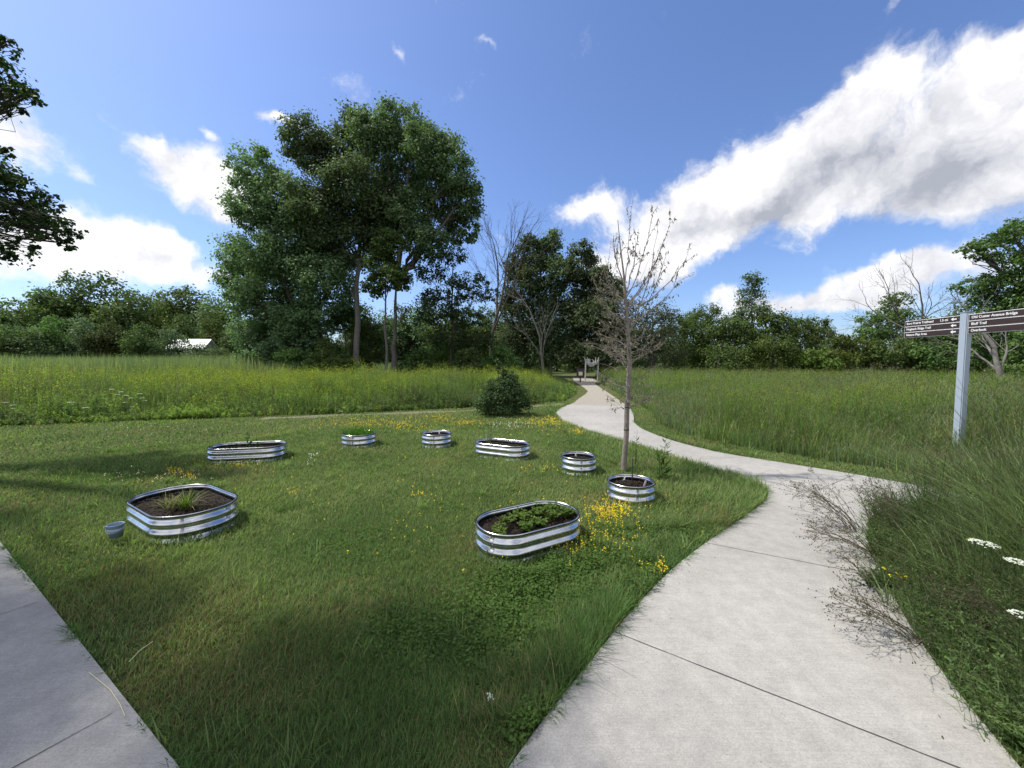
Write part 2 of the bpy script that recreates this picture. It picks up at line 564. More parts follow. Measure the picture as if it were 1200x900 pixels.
TRAIL = [(-7.2, 10.95), (-6.16, 11.3), (-4.01, 12.0), (-1.4, 12.7), (1.31, 14.4), (2.0, 14.9)]

S = 900
o = link_mesh('ground', [(-S, -S, 0), (S, -S, 0), (S, S, 0), (-S, S, 0)], [(0, 1, 2, 3)], MAT['ground'])
tag(o, kind='structure')


def slab(name, poly, z0, z1, mat, joints=(), jmat=None):
    import bmesh
    bm = bmesh.new()
    vs = [bm.verts.new((x, y, z1)) for x, y in poly]
    f = bm.faces.new(vs)
    if f.normal.z < 0: f.normal_flip()
    bm.normal_update()
    if f.normal.z < 0: f.normal_flip()
    ext = bmesh.ops.extrude_face_region(bm, geom=[f])
    bmesh.ops.translate(bm, verts=[g for g in ext['geom'] if isinstance(g, bmesh.types.BMVert)], vec=(0, 0, z0 - z1))
    bmesh.ops.recalc_face_normals(bm, faces=bm.faces[:])
    bmesh.ops.triangulate(bm, faces=bm.faces[:])
    for (a, b) in joints:
        n = 14
        d = Vector((b[0] - a[0], b[1] - a[1])); d.normalize()
        pr = Vector((-d.y, d.x))
        prev = None
        for i in range(n + 1):
            t = i / n
            w = random.uniform(0.0013, 0.0028)
            c = Vector((a[0] + (b[0] - a[0]) * t, a[1] + (b[1] - a[1]) * t)) + pr * random.uniform(-.0015, .0015)
            q = (bm.verts.new((*(c - pr * w), z1 + 0.003)), bm.verts.new((*(c + pr * w), z1 + 0.003)))
            if prev:
                ff = bm.faces.new((prev[0], q[0], q[1], prev[1]))
                ff.normal_update()
                if ff.normal.z < 0: ff.normal_flip()
                ff.material_index = 1
            prev = q
    me = bpy.data.meshes.new(name)
    bm.to_mesh(me)
    me.materials.append(mat)
    me.materials.append(jmat or mat)
    ob = bpy.data.objects.new(name, me)
    COL.objects.link(ob)
    tag(ob, kind='structure')
    return ob


random.seed(3)
J = [((0.60, 2.18), (1.83, 1.36)), ((1.70, 3.30), (2.55, 2.85)), ((3.66, 4.62), (4.86, 5.38)), ((-0.12, 1.25), (1.66, 0.3)),
     ((2.76, 6.2), (3.9, 6.38)), ((1.95, 8.3), (3.08, 8.7)), ((1.5, 9.75), (3.15, 10.0)), ((1.36, 11.4), (3.6, 11.5)), ((4.3, 2.5), (6.1, 2.85)), ((1.45, 12.7), (3.9, 12.6)), ((3.1, 4.9), (3.62, 3.8))]
slab('path', CONC, -0.06, 0.022, MAT['concrete'], J[:10], MAT['joint'])
nrm = Vector((-0.95, -1.55))
JL = []
for k in range(9):
    ax, ay = -1.78 - 1.33 * k + 0.0, 1.68 + 0.81 * k
    JL.append(((ax - 0.02, ay - 0.03), (ax - 0.93, ay - 1.50)))
slab('pavement', LWALK, -0.06, 0.022, MAT['concrete'], JL, MAT['joint'])
slab('gravel_path', GRAV, -0.03, 0.012, MAT['gravel'])
tp = smooth_line(TRAIL)
tw = [0.22 + 0.12 * math.sin(i * 1.3) for i in range(len(tp))]
slab('dirt_trail', [(x, y - w) for (x, y), w in zip(tp, tw)] + [(x, y + w) for (x, y), w in reversed(list(zip(tp, tw)))], -0.03, 0.006, MAT['dirt'])

# ------------------------------------------------------------------ lawn blades
BEDS = [  # cx, cy, length, width, angle deg
    (-3.30, 3.80, 1.16, 0.68, -32), (0.15, 3.36, 0.96, 0.56, 30), (-4.38, 6.34, 1.10, 0.56, 13), (-0.17, 6.55, 0.98, 0.50, -28),
    (-2.98, 7.45, 0.62, 0.62, 0), (-1.47, 7.45, 0.56, 0.56, 0), (0.98, 5.62, 0.50, 0.50, 0), (1.38, 4.40, 0.52, 0.52, 0)]


def bed_mask(x, y, grow=0.0):
    m = np.zeros(x.shape, dtype=bool)
    for cx, cy, L, Wd, a in BEDS:
        a = math.radians(a)
        u = (x - cx) * math.cos(a) + (y - cy) * math.sin(a)
        v = -(x - cx) * math.sin(a) + (y - cy) * math.cos(a)
        r = Wd / 2
        uu = np.maximum(np.abs(u) - (L / 2 - r), 0)
        m |= np.hypot(uu, v) < r + grow
    return m


def wedge_pts(rng, n, r0, r1, a0=-64, a1=64):
    a = np.radians(rng.uniform(a0, a1, n))
    r = np.sqrt(rng.uniform(r0 * r0, r1 * r1, n))
    return np.sin(a) * r, np.cos(a) * r


def lawn_mask(x, y):
    return ~inpoly(x, y, CONC) & ~inpoly(x, y, LWALK) & ~inpoly(x, y, GRAV) & ~inpoly(x, y, MEADL_POLY) & ~inpoly(x, y, MEADR_POLY) & ~bed_mask(x, y)


def lerp(a, b, t):
    return a[None, :] * (1 - t[:, None]) + b[None, :] * t[:, None]


def grass_blades(rng, x, y, h, w, lean, colr, K=3, leandir=None, z0=0.0):
    n = len(x)
    az = rng.uniform(0, 2 * math.pi, n) if leandir is None else leandir + rng.normal(0, 0.7, n)
    side = np.stack([np.cos(az + math.pi / 2 + rng.normal(0, .5, n)), np.sin(az + math.pi / 2 + rng.normal(0, .5, n)), np.zeros(n)], 1)
    t = np.linspace(0, 1, K)[None, :]
    out = lean[:, None] * h[:, None] * t ** 1.8
    px = x[:, None] + np.cos(az)[:, None] * out
    py = y[:, None] + np.sin(az)[:, None] * out
    pz = z0 + h[:, None] * t * (1 - 0.25 * lean[:, None] * t)
    paths = np.stack([px, py, pz], -1)
    prof = np.interp(t[0], [0, .3, .7, 1], [0.75, 1.0, 0.7, 0.05])[None, :]
    return ribbons(paths, w[:, None] * prof, side, colr)


rng = np.random.RandomState(11)
acc = Acc()
GREEN = np.array((0.135, 0.225, 0.070)); YELG = np.array((0.275, 0.34, 0.13)); DARKG = np.array((0.085, 0.17, 0.045)); STRAW = np.array((0.30, 0.25, 0.125))
BLUEG = np.array((0.075, 0.125, 0.055))
bed_c = np.array([(b[0], b[1]) for b in BEDS])
for (r0, r1, n, w, hs) in ((1.2, 2.6, 105000, .0030, 1.0), (2.6, 4.2, 125000, .0042, 1.0), (4.2, 6.5, 150000, .006, 1.0), (6.5, 10, 150000, .009, 1.05), (10, 17, 120000, .015, 1.1)):
    x, y = wedge_pts(rng, n, r0, r1)
    k = lawn_mask(x, y)
    x, y = x[k], y[k]
    dt = pdist(x, y, tp)
    k = (dt > 0.10 + 0.12 * rng.rand(len(x)) + 0.15 * snoise(x, y, 1.6)) | (rng.rand(len(x)) < 0.3)
    x, y = x[k], y[k]
    m = len(x)
    n1 = snoise(x, y, 0.9); n2 = snoise(x, y, 2.6, off=9); n3 = snoise(x, y, 9.0, off=17)
    dp = pdist(x, y, PATH_L)
    dr = np.minimum(pdist(x, y, PATH_R), 9)
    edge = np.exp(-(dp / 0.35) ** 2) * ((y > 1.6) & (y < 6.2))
    tall = np.clip(n2 * .5 + n3 * .35 + 0.3, 0, 1.2)
    bd = np.min(np.hypot(x[:, None] - bed_c[None, :, 0], y[:, None] - bed_c[None, :, 1]), axis=1)
    bm_ = bed_mask(x, y, 0.10)
    h = (0.033 + 0.024 * tall + 0.075 * edge * (0.3 + tall) + 0.035 * bm_ + 0.05 * ((x > 1.2) & (y > 3.6) & (dp < 1.2))) * rng.uniform(.55, 1.35, m) * hs
    h = np.where(rng.rand(m) < 0.004, h * 2.2, h)
    lean = rng.uniform(0.15, 1.1, m)
    ld = np.where(rng.rand(m) < .55, rng.uniform(0, 6.28, m), 1.3 + 1.6 * snoise(x, y, 1.5, off=22))
    tcol = np.clip(0.5 + 0.45 * n1 + 0.3 * n2 + rng.normal(0, .22, m), 0, 1)
    c = lerp(GREEN, YELG, tcol)
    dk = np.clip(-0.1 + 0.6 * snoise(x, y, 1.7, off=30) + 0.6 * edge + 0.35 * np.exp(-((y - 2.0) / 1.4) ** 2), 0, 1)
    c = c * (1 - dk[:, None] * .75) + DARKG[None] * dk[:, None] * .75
    bl = (rng.rand(m) < .12)
    c[bl] = BLUEG
    st = rng.rand(m) < (0.05 + 0.45 * np.clip(snoise(x, y, 1.9, off=3) - .2, 0, 1))
    c[st] = STRAW * 1.15 * rng.uniform(.6, 1.1, (st.sum(), 1))
    c = c * rng.uniform(.7, 1.25, (m, 1))
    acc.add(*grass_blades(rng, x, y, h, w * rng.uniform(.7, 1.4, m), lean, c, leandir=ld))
# longer tufts scattered through the lawn
for _ in range(330):
    x0, y0 = wedge_pts(rng, 1, 1.6, 10)
    if not lawn_mask(x0, y0)[0]: continue
    m = rng.randint(14, 34)
    x = x0 + rng.normal(0, .035, m); y = y0 + rng.normal(0, .035, m)
    wd = 0.0035 + 0.0008 * y0[0]
    c = lerp(GREEN, YELG, rng.rand(m)) * rng.uniform(.7, 1.1)
    acc.add(*grass_blades(rng, x, y, rng.uniform(.07, .15, m), np.full(m, wd), rng.uniform(.3, 1.2, m), c, K=4))
# tufts lapping over the path edges
for line, lo, hi, reps in ((PATH_L, 1.2, 14, 8), (PATH_R, 3.5, 14, 5), (LW, 1.0, 6, 14)):
    for (ax, ay), (bx, by) in zip(line[:-1], line[1:]):
        if not (lo < ay < hi): continue
        m = int(math.hypot(bx - ax, by - ay) * 75 * reps / 8 * 4)
        t = rng.rand(m)
        x = ax + (bx - ax) * t + rng.normal(0, .012, m); y = ay + (by - ay) * t + rng.normal(0, .012, m)
        c = lerp(GREEN, DARKG, rng.rand(m)) * rng.uniform(.7, 1.3, (m, 1))
        f = np.clip(.45 + .8 * snoise(x, y, 7.0, off=4), 0.15, 1.5)
        acc.add(*grass_blades(rng, x, y, rng.uniform(.03, .10, m) * f, rng.uniform(.003, .005, m) * (1 + .12 * np.abs(y)), rng.uniform(.5, 1.6, m), c))
o = acc.build('lawn_grass', MAT['blade'])
tag(o, 'short mown green lawn with yellowish and straw patches', 'grass', kind='stuff')

# broad leaved clover and weeds in the lawn
acc = Acc()
for (px, py, rx, ry, n, hz) in ((640, 700, 90, 45, 9000, .10), (700, 670, 80, 30, 6000, .12), (590, 760, 50, 40, 3500, .07), (470, 740, 80, 50, 3000, .05),
                                (740, 630, 70, 20, 3500, .10), (330, 600, 60, 12, 1800, .05), (400, 640, 80, 30, 2500, .05), (615, 835, 40, 35, 1800, .07), (810, 600, 60, 25, 3000, .10), (540, 600, 40, 15, 1200, .05)):
    q = np.array([G(px + rng.normal(0, rx * .55), py + rng.normal(0, ry * .55)) for _ in range(n)])
    k = lawn_mask(q[:, 0], q[:, 1]) & (snoise(q[:, 0], q[:, 1], 5.0, off=12) > -0.35)
    q = q[k]; m = len(q)
    z = hz * rng.uniform(.25, 1, m) * np.clip(.7 + .5 * snoise(q[:, 0], q[:, 1], 6.0, off=2), .3, 1.4)
    cen = np.stack([q[:, 0], q[:, 1], z], 1)
    nr = np.stack([rng.normal(0, .45, m), rng.normal(0, .45, m), np.ones(m)], 1)
    c = lerp(np.array((.06, .135, .03)), np.array((.11, .20, .05)), rng.rand(m))
    L = rng.uniform(.010, .022, m) * (1 + .1 * q[:, 1])
    acc.add(*leaves(cen, nr, L, L * .7, c, rng))
tag(acc.build('clover', MAT['blade']), 'low broad leaved clover spreading through the lawn by the path', 'clover', kind='stuff')

# yellow trefoil and white clover flowers
acc = Acc()
YEL = np.array((.80, .62, .03)); WHT = np.array((.75, .76, .70))
for (px, py, rx, ry, n, colr, hh) in ((715, 608, 26, 11, 240, YEL, .11), (700, 640, 40, 20, 170, YEL, .09), (772, 672, 20, 9, 50, YEL, .07), (655, 648, 20, 10, 30, YEL, .07),
                                  (430, 498, 45, 6, 260, YEL, .07), (545, 498, 18, 4, 120, YEL, .07), (515, 492, 20, 4, 90, YEL, .07), (480, 502, 30, 6, 120, YEL, .07), (645, 497, 28, 5, 260, YEL, .08), (677, 509, 8, 3, 60, YEL, .08), (600, 500, 20, 5, 60, WHT, .08),
                                  (205, 556, 10, 4, 40, YEL, .06), (222, 561, 8, 3, 30, YEL, .06), (283, 549, 14, 4, 25, YEL, .06), (175, 560, 55, 7, 60, WHT * np.array((1, .95, .6)), .05), (345, 578, 15, 5, 14, YEL, .05),
                                  (492, 585, 14, 5, 16, YEL, .06), (640, 552, 20, 5, 30, YEL, .06), (250, 545, 60, 6, 40, YEL * .8, .05), (160, 505, 120, 14, 40, WHT, .07), (365, 538, 8, 6, 14, WHT, .09), (420, 560, 180, 40, 60, YEL, .05),
                                  (560, 620, 150, 60, 40, YEL, .06), (700, 590, 120, 40, 50, YEL, .08), (580, 650, 8, 3, 6, YEL, .07), (575, 828, 5, 3, 6, WHT, .05), (620, 500, 100, 15, 80, YEL, .07)):
    q = np.array([G(px + rng.normal(0, rx * .6), py + rng.normal(0, ry * .6)) for _ in range(n)])
    k = lawn_mask(q[:, 0], q[:, 1])
    q = q[k]; m = len(q)
    if m == 0: continue
    for _ in range(3):
        cen = np.stack([q[:, 0] + rng.normal(0, .003, m), q[:, 1] + rng.normal(0, .003, m), hh * rng.uniform(.7, 1.15, m)], 1)
        nr = np.stack([rng.normal(0, .7, m), rng.normal(-.5, .7, m), np.ones(m)], 1)
        L = rng.uniform(.008, .013, m) * (.75 + .12 * q[:, 1])
        acc.add(*leaves(cen, nr, L, L * .8, np.tile(colr, (m, 1)) * rng.uniform(.75, 1.1, (m, 1)), rng))
tag(acc.build('lawn_flowers', MAT['petal']), 'small yellow trefoil and white clover blossoms scattered in the lawn', 'flowers', kind='stuff')


# ------------------------------------------------------------------ meadows
def stem_field(rng, acc, x, y, h, colr, leafc, lw, nleaf, ll, topc=None, topn=0, topsize=.1, lean=.18):
    """leafy upright stems, optional plume of small bracts at the top"""
    n = len(x)
    az = rng.uniform(0, 6.28, n)
    ln = rng.uniform(0, lean, n) * h
    t = np.linspace(0, 1, 4)[None, :]
    px = x[:, None] + np.cos(az)[:, None] * ln[:, None] * t ** 2
    py = y[:, None] + np.sin(az)[:, None] * ln[:, None] * t ** 2
    pz = h[:, None] * t
    paths = np.stack([px, py, pz], -1)
    side = np.stack([np.cos(az + 1.5), np.sin(az + 1.5), np.zeros(n)], 1)
    acc.add(*ribbons(paths, lw[:, None] * np.array([1.2, 1, .8, .5])[None], side, colr))
    # leaves
    idx = np.repeat(np.arange(n), nleaf)
    tt = rng.uniform(.08, .97, len(idx))
    cx = x[idx] + np.cos(az[idx]) * ln[idx] * tt ** 2
    cy = y[idx] + np.sin(az[idx]) * ln[idx] * tt ** 2
    a2 = rng.uniform(0, 6.28, len(idx))
    up = rng.uniform(-.1, .9, len(idx))
    d = unit(np.stack([np.cos(a2), np.sin(a2), up], 1))
    L = ll[idx] * rng.uniform(.6, 1.2, len(idx)) * (1.1 - .5 * tt)
    cen = np.stack([cx, cy, h[idx] * tt], 1) + d * L[:, None] * .5
    nr = np.stack([-np.cos(a2) * .6, -np.sin(a2) * .6, np.ones(len(idx))], 1) + rng.normal(0, .3, (len(idx), 3))
    acc.add(*leaves(cen, nr, L, L * .2 + .004, leafc[idx] * rng.uniform(.75, 1.2, (len(idx), 1)), rng, direction=d))
    if topc is not None and topn:
        idx = np.repeat(np.arange(n), topn)
        ex = px[:, -1][idx]; ey = py[:, -1][idx]
        ts = np.broadcast_to(topsize, (n,))[idx]
        cen = np.stack([ex + rng.normal(0, 1, len(idx)) * ts * .38, ey + rng.normal(0, 1, len(idx)) * ts * .38, h[idx] + rng.normal(-.1, .45, len(idx)) * ts], 1)
        L = ts * rng.uniform(.14, .30, len(idx))
        acc.add(*leaves(cen, rng.normal(0, 1, (len(idx), 3)) + np.array([0, 0, .8]), L, L * .6, topc[idx] * rng.uniform(.7, 1.2, (len(idx), 1)), rng))


rng = np.random.RandomState(21)
# right meadow: tall grasses
acc = Acc()
mgA = np.array((.16, .25, .10)); mgB = np.array((.28, .35, .11)); mgC = np.array((.17, .25, .18)); TAN = np.array((.27, .23, .14))
for (r0, r1, n, w, hh) in ((6.0, 9, 56000, .0065, .92), (9, 13, 62000, .009, .98), (13, 20, 60000, .015, 1.02), (20, 34, 50000, .026, 1.08), (34, 52, 26000, .05, 1.12)):
    x, y = wedge_pts(rng, n, r0, r1, 2, 66)
    # part of the stems gather into clumps of one kind each
    nc = 420
    cx_, cy_ = wedge_pts(rng, nc, r0, r1, 2, 66)
    ci = rng.randint(0, nc, n); incl = rng.rand(n) < .6
    cs = rng.uniform(.12, .32, nc) * (1 + r0 / 20)
    x = np.where(incl, cx_[ci] + rng.normal(0, 1, n) * cs[ci], x); y = np.where(incl, cy_[ci] + rng.normal(0, 1, n) * cs[ci], y)
    chh = rng.uniform(.72, 1.2, nc)[ci]
    cpal = np.array([(.17, .26, .10), (.30, .37, .11), (.18, .26, .18), (.14, .22, .08), (.34, .32, .19), (.24, .34, .09)])[rng.choice(6, nc, p=[.25, .2, .2, .15, .08, .12])][ci]
    k = inpoly(x, y, MEADR_POLY)
    x, y = x[k], y[k]; m = len(x)
    incl, chh, cpal = incl[k], chh[k], cpal[k]
    dd = np.minimum(pdist(x, y, MEAD_R) / .8, 1)
    n1 = snoise(x, y, .8, off=5); n2 = snoise(x, y, 2.2, off=14)
    h = hh * (.84 + .20 * n1 + .15 * n2) * rng.uniform(.55, 1.12, m) * (.45 + .55 * dd)
    c = lerp(mgA, mgB, np.clip(.45 + .5 * n1 + rng.normal(0, .25, m), 0, 1))
    kb = snoise(x, y, 1.3, off=25) > .35
    c[kb] = c[kb] * .35 + mgC * .65
    h = np.where(incl, h * chh, h)
    h = h * (1 + .30 * np.clip((x - 6.6) / 1.0, 0, 1) * np.clip((8.2 - y) / 2, 0, 1))
    h = h * (1 - .80 * np.exp(-(((x - 6.75) / 1.15) ** 2 + ((y - 5.8) / .85) ** 2)))
    c[incl] = cpal[incl]
    ks = rng.rand(m) < .08 + .10 * (snoise(x, y, 1.1, off=33) > .4)
    c[ks] = TAN * rng.uniform(.6, 1.1, (ks.sum(), 1))
    c *= rng.uniform(.6, 1.4, (m, 1))
    acc.add(*grass_blades(rng, x, y, h, w * rng.uniform(.7, 1.4, m), rng.uniform(.05, .55, m), c, K=4))
    # fine seed heads
    ks = rng.rand(m) < .16
    xs, ys, hs = x[ks], y[ks], h[ks] * 1.08
    q = len(xs)
    for _ in range(3):
        cen = np.stack([xs + rng.normal(0, .02, q), ys + rng.normal(0, .02, q), hs + rng.normal(0, .05, q)], 1)
        d = unit(np.stack([rng.normal(0, .3, q), rng.normal(0, .3, q), np.ones(q)], 1))
        acc.add(*leaves(cen, rng.normal(0, 1, (q, 3)), rng.uniform(.05, .11, q), w * 1.3, np.tile((.17, .17, .09), (q, 1)) * rng.uniform(.7, 1.3, (q, 1)), rng, direction=d))
tag(acc.build('tall_grass', MAT['blade']), 'tall green prairie grass filling the meadow right of the path', 'tall grass', kind='stuff')
# goldenrod among it
acc = Acc()
for (r0, r1, n, sc) in ((6.2, 11, 2600, 1.0), (11, 18, 2600, 1.4), (18, 45, 5200, 2.4)):
    x, y = wedge_pts(rng, n, r0, r1, 4, 64)
    k = inpoly(x, y, MEADR_POLY) & (pdist(x, y, MEAD_R) > .35) & ((snoise(x, y, .9, off=8) > .1) | (y > 14)) & (np.hypot(x - 6.5, y - 5.6) > 1.5)
    x, y = x[k], y[k]; m = len(x)
    h = rng.uniform(.75, 1.12, m)
    lf = lerp(np.array((.10, .18, .035)), np.array((.17, .25, .045)), rng.rand(m))
    tpc = lerp(np.array((.17, .25, .045)), np.array((.34, .34, .05)), rng.rand(m) ** 2)
    stem_field(rng, acc, x, y, h, lf * .8, lf, np.full(m, .005 * sc), 16, np.full(m, .085 * (1 + .4 * (sc - 1))), tpc, 14, .10 * (1 + .3 * (sc - 1)))
tag(acc.build('goldenrod', MAT['blade']), 'budding yellow green goldenrod standing among the tall grass right of the path', 'goldenrod', kind='stuff')

# left meadow: goldenrod, brown stems, shrubs of leaves
rng = np.random.RandomState(31)
acc = Acc(); accf = Acc()
for (r0, r1, n, sc) in ((10, 14.5, 15000, 1.0), (14.5, 21, 15000, 1.45), (21, 34, 14000, 2.2)):
    x, y = wedge_pts(rng, n, r0, r1, -68, 16)
    nc = 260
    cx_, cy_ = wedge_pts(rng, nc, r0, r1, -68, 16)
    ci = rng.randint(0, nc, n); incl = rng.rand(n) < .75
    cs = rng.uniform(.18, .5, nc) * (1 + r0 / 25)
    x = np.where(incl, cx_[ci] + rng.normal(0, 1, n) * cs[ci], x); y = np.where(incl, cy_[ci] + rng.normal(0, 1, n) * cs[ci] * .7, y)
    chh = rng.uniform(.70, 1.18, nc)[ci]
    ck_ = rng.choice(5, nc, p=[.25, .22, .18, .2, .15])[ci]
    k = inpoly(x, y, MEADL_POLY)
    x, y = x[k], y[k]; m = len(x)
    incl, chh, ck_ = incl[k], chh[k], ck_[k]
    dd = np.clip(pdist(x, y, MEAD_L) / 2.6 + .18 * snoise(x, y, 1.1, off=28), 0, 1)
    n1 = snoise(x, y, .55, off=6)
    h = (.16 + .98 * dd ** .8) * rng.uniform(.62, 1.14, m) * (1 + .20 * n1 + .16 * snoise(x, y, 1.8, off=11))
    h = h * np.where(y > 20, .84, 1)
    gold = (dd > .7) & (rng.rand(m) < np.clip(.42 + .55 * snoise(x, y, .45, off=16), .08, .95))
    brown = (snoise(x, y, .7, off=19) > .30) & (dd < .8)
    lf = lerp(np.array((.085, .145, .045)), np.array((.16, .225, .06)), np.clip(dd * .7 + rng.normal(0, .2, m), 0, 1))
    lf[brown] = lerp(np.array((.13, .12, .07)), np.array((.16, .16, .07)), rng.rand(brown.sum()))
    pal5 = np.array([(.15, .24, .08), (.25, .37, .085), (.15, .16, .10), (.10, .165, .075), (.21, .33, .09)])
    lf[incl] = pal5[ck_[incl]] * rng.uniform(.8, 1.2, (incl.sum(), 1))
    h = np.where(incl, h * chh, h)
    gold = np.where(incl, ((ck_ == 1) | (ck_ == 4)) & (dd > .45) | gold & (dd > .9) & (ck_ == 0), gold)
    for g in (0, 1):
        s = gold if g else ~gold
        ms = s.sum()
        tcx = lerp(np.array((.17, .25, .045)), np.array((.42, .42, .05)), rng.rand(ms) ** 1.5) if g else lerp(np.array((.10, .15, .05)), np.array((.15, .14, .07)), rng.rand(ms))
        stem_field(rng, acc, x[s], y[s], h[s], lf[s] * .8, lf[s], np.full(ms, .006 * sc), 22, np.full(ms, .10 * (1 + .4 * (sc - 1))), tcx, 14 if g else 5, (.15 if g else .09) * (1 + .3 * (sc - 1)))
tag(acc.build('goldenrod_meadow', MAT['blade']), 'wild meadow of goldenrod and leafy stems beyond the lawn on the left', 'meadow', kind='stuff')
acc = Acc()
for (r0, r1, n, w) in ((10, 15, 36000, .012), (15, 24, 22000, .02)):
    x, y = wedge_pts(rng, n, r0, r1, -68, 16)
    k = inpoly(x, y, MEADL_POLY)
    x, y = x[k], y[k]; m = len(x)
    dd = np.minimum(pdist(x, y, MEAD_L) / 2.4, 1)
    h = (.10 + .80 * dd) * rng.uniform(.5, 1.15, m)
    c = lerp(mgA, mgB, rng.rand(m)) * rng.uniform(.6, 1.1, (m, 1))
    acc.add(*grass_blades(rng, x, y, h, w * rng.uniform(.6, 1.3, m), rng.uniform(.1, .7, m), c, K=4))
tag(acc.build('meadow_grass', MAT['blade']), 'long grass growing through the goldenrod meadow on the left', 'long grass', kind='stuff')

# cattails beyond
acc = Acc()
n = 60000
x = rng.uniform(-75, -2, n); y = rng.uniform(27, 58, n)
k = (x / y > -1.5) & ((x < -17) | (y > 40)) & (x < 2)
x, y = x[k], y[k]; m = len(x)
h = rng.uniform(1.7, 2.5, m) * (1 + .06 * snoise(x, y, .4, off=3)) * np.where(x > -20, .75, 1)
c = lerp(np.array((.13, .19, .10)), np.array((.26, .31, .16)), np.clip(.5 + .3 * snoise(x, y, .5) + rng.normal(0, .2, m), 0, 1))
acc.add(*grass_blades(rng, x, y, h, rng.uniform(.025, .06, m), rng.uniform(.02, .25, m), c, K=3))
tag(acc.build('cattails', MAT['blade']), 'band of tall pale green cattails beyond the goldenrod on the left', 'cattails', kind='stuff')

# verge strip of short grass along the right of the path is already in the lawn mask

# ------------------------------------------------------------------ trees
def tube_path(p0, p1, n, r0, r1, rng, wob=0.05, sag=0.0):
    t = np.linspace(0, 1, n)
    p0 = np.array(p0, float); p1 = np.array(p1, float)
    L = np.linalg.norm(p1 - p0)
    w = rng.normal(0, wob * L, (n, 3)); w[0] = 0; w[-1] = 0
    w = w * np.sin(t * math.pi)[:, None]
    p = p0[None] * (1 - t[:, None]) + p1[None] * t[:, None] + w
    p[:, 2] += sag * L * np.sin(t * math.pi)
    return p, r0 + (r1 - r0) * t


def crown(clumps, n, leaf, rng, colA, colB, dens_out=.75, sub=.36, droop=0.0):
    A = Acc()
    wts = np.array([c[3] * c[5] for c in clumps]); wts = wts / wts.sum()
    subs = []
    for c, w in zip(clumps, wts):
        m = max(60, int(n * w))
        K = max(8, int(16 + 40 * (1 if c[3] < 3 else 1.5)))
        K = min(K, m // 12 + 3)
        d = unit(rng.normal(size=(K, 3)))
        rr = rng.uniform(.25, 1.12, K) ** .6
        sc = np.array([c[0], c[1], c[2]])[None] + d * rr[:, None] * np.array([c[3], c[4], c[5]])[None]
        subs.append(sc)
        idx = rng.randint(0, K, m)
        sr = sub * min(c[3], c[5]) * rng.uniform(.6, 1.35, K)
        off = rng.normal(size=(m, 3)) * .62
        off[:, 2] *= .75
        cen = sc[idx] + off * sr[idx][:, None]
        if droop:
            cen[:, 2] -= droop * rng.rand(m) * sr[idx]
        nr = unit(off) * .7 + np.array([0, 0, .55]) + rng.normal(0, .45, (m, 3))
        tone = np.clip(.5 + .3 * rng.normal(size=K)[idx] + rng.normal(0, .2, m), 0, 1)
        colr = lerp(colA, colB, tone) * rng.uniform(.8, 1.2, (m, 1))
        L = leaf * rng.uniform(.6, 1.3, m)
        A.add(*leaves(cen, nr, L, L * .75, colr, rng))
    return A, subs


def make_tree(name, label, cat, loc, clumps, n, leaf, colA, colB, trunk_r, rng, bark='bark', group=None, fork=.35, trunks=None, sub=.30, droop=0.0, twigs=True, limb=.62):
    """clumps in metres relative to the base"""
    t = thing(name, label, cat, loc, group)
    A, subs = crown(clumps, n, leaf, rng, colA, colB, sub=sub, droop=droop)
    top = max(c[2] for c in clumps)
    cx = np.mean([c[0] for c in clumps]); cy = np.mean([c[1] for c in clumps])
    low = min(c[2] - c[5] * .5 for c in clumps)
    trunks = trunks or [((0, 0, -.2), (cx * .7, cy * .7, top * .95), trunk_r)]
    B = Acc()
    tp_ = []
    for p0, p1, r in trunks:
        p, rd = tube_path(p0, p1, 12, r, r * .22, rng, .006)
        rd[0] *= 1.3
        tp_.append((p, rd))
        B.add(*strands(p[None], rd[None], np.ones((1, 3)), 9))
    for c, sc in zip(clumps, subs):
        cc = np.array(c[:3])
        best = None
        for p, rd in tp_:
            hz = np.hypot(p[:, 0] - cc[0], p[:, 1] - cc[1])
            want = cc[2] - hz * 1.1 - .3 * c[5]
            i = int(np.argmin(np.abs(p[:, 2] - np.clip(want, low * .4 + .15 * top, top * .85)) + hz * .2))
            if best is None or hz[i] < best[0]:
                best = (hz[i], p[i], rd[i])
        q, qr = tube_path(best[1], cc, 8, best[2] * limb, best[2] * limb * .3 + .006, rng, .05 if limb > .3 else .015, .06)
        B.add(*strands(q[None], qr[None], np.ones((1, 3)), 6))
        if twigs:
            K = min(len(sc), 16)
            pts = []
            for s in sc[:K]:
                i = rng.randint(3, 8)
                a, ar = tube_path(q[i], s, 5, 1, .3, rng, .07, .03)
                pts.append(a)
            pr = np.linspace(best[2] * .14 * limb / .62 + .010 * min(1, limb / .4), .004, 5)
            B.add(*strands(np.array(pts), np.tile(pr, (len(pts), 1)), np.ones((len(pts), 3)), 3))
    link_mesh('trunk', np.concatenate(B.V), np.concatenate(B.F), MAT[bark], t, smooth=True)
    A.build('crown', MAT['leaf'], t)
    return t


def rel(lst, Y, bx, yoff):
    """clumps written as bearings seen from the viewer at depth Y, turned into metres about a base at (bx, Y)"""
    out = []
    for i, (px, py, r, rz) in enumerate(lst):
        dy = yoff[i % len(yoff)]
        x, y, z = P(px, py, Y + dy)
        s = (Y + dy) / FPX
        out.append((x - bx, dy, z, r * s, r * s * 1.0, rz * s))
    return out


rng = np.random.RandomState(41)
COT_A = np.array((.092, .15, .076)); COT_B = np.array((.175, .255, .128))
MAP_A = np.array((.075, .13, .042)); MAP_B = np.array((.155, .23, .07))
YLW_A = np.array((.085, .125, .028)); YLW_B = np.array((.13, .18, .04))
GRY_A = np.array((.085, .105, .06)); GRY_B = np.array((.125, .15, .085))

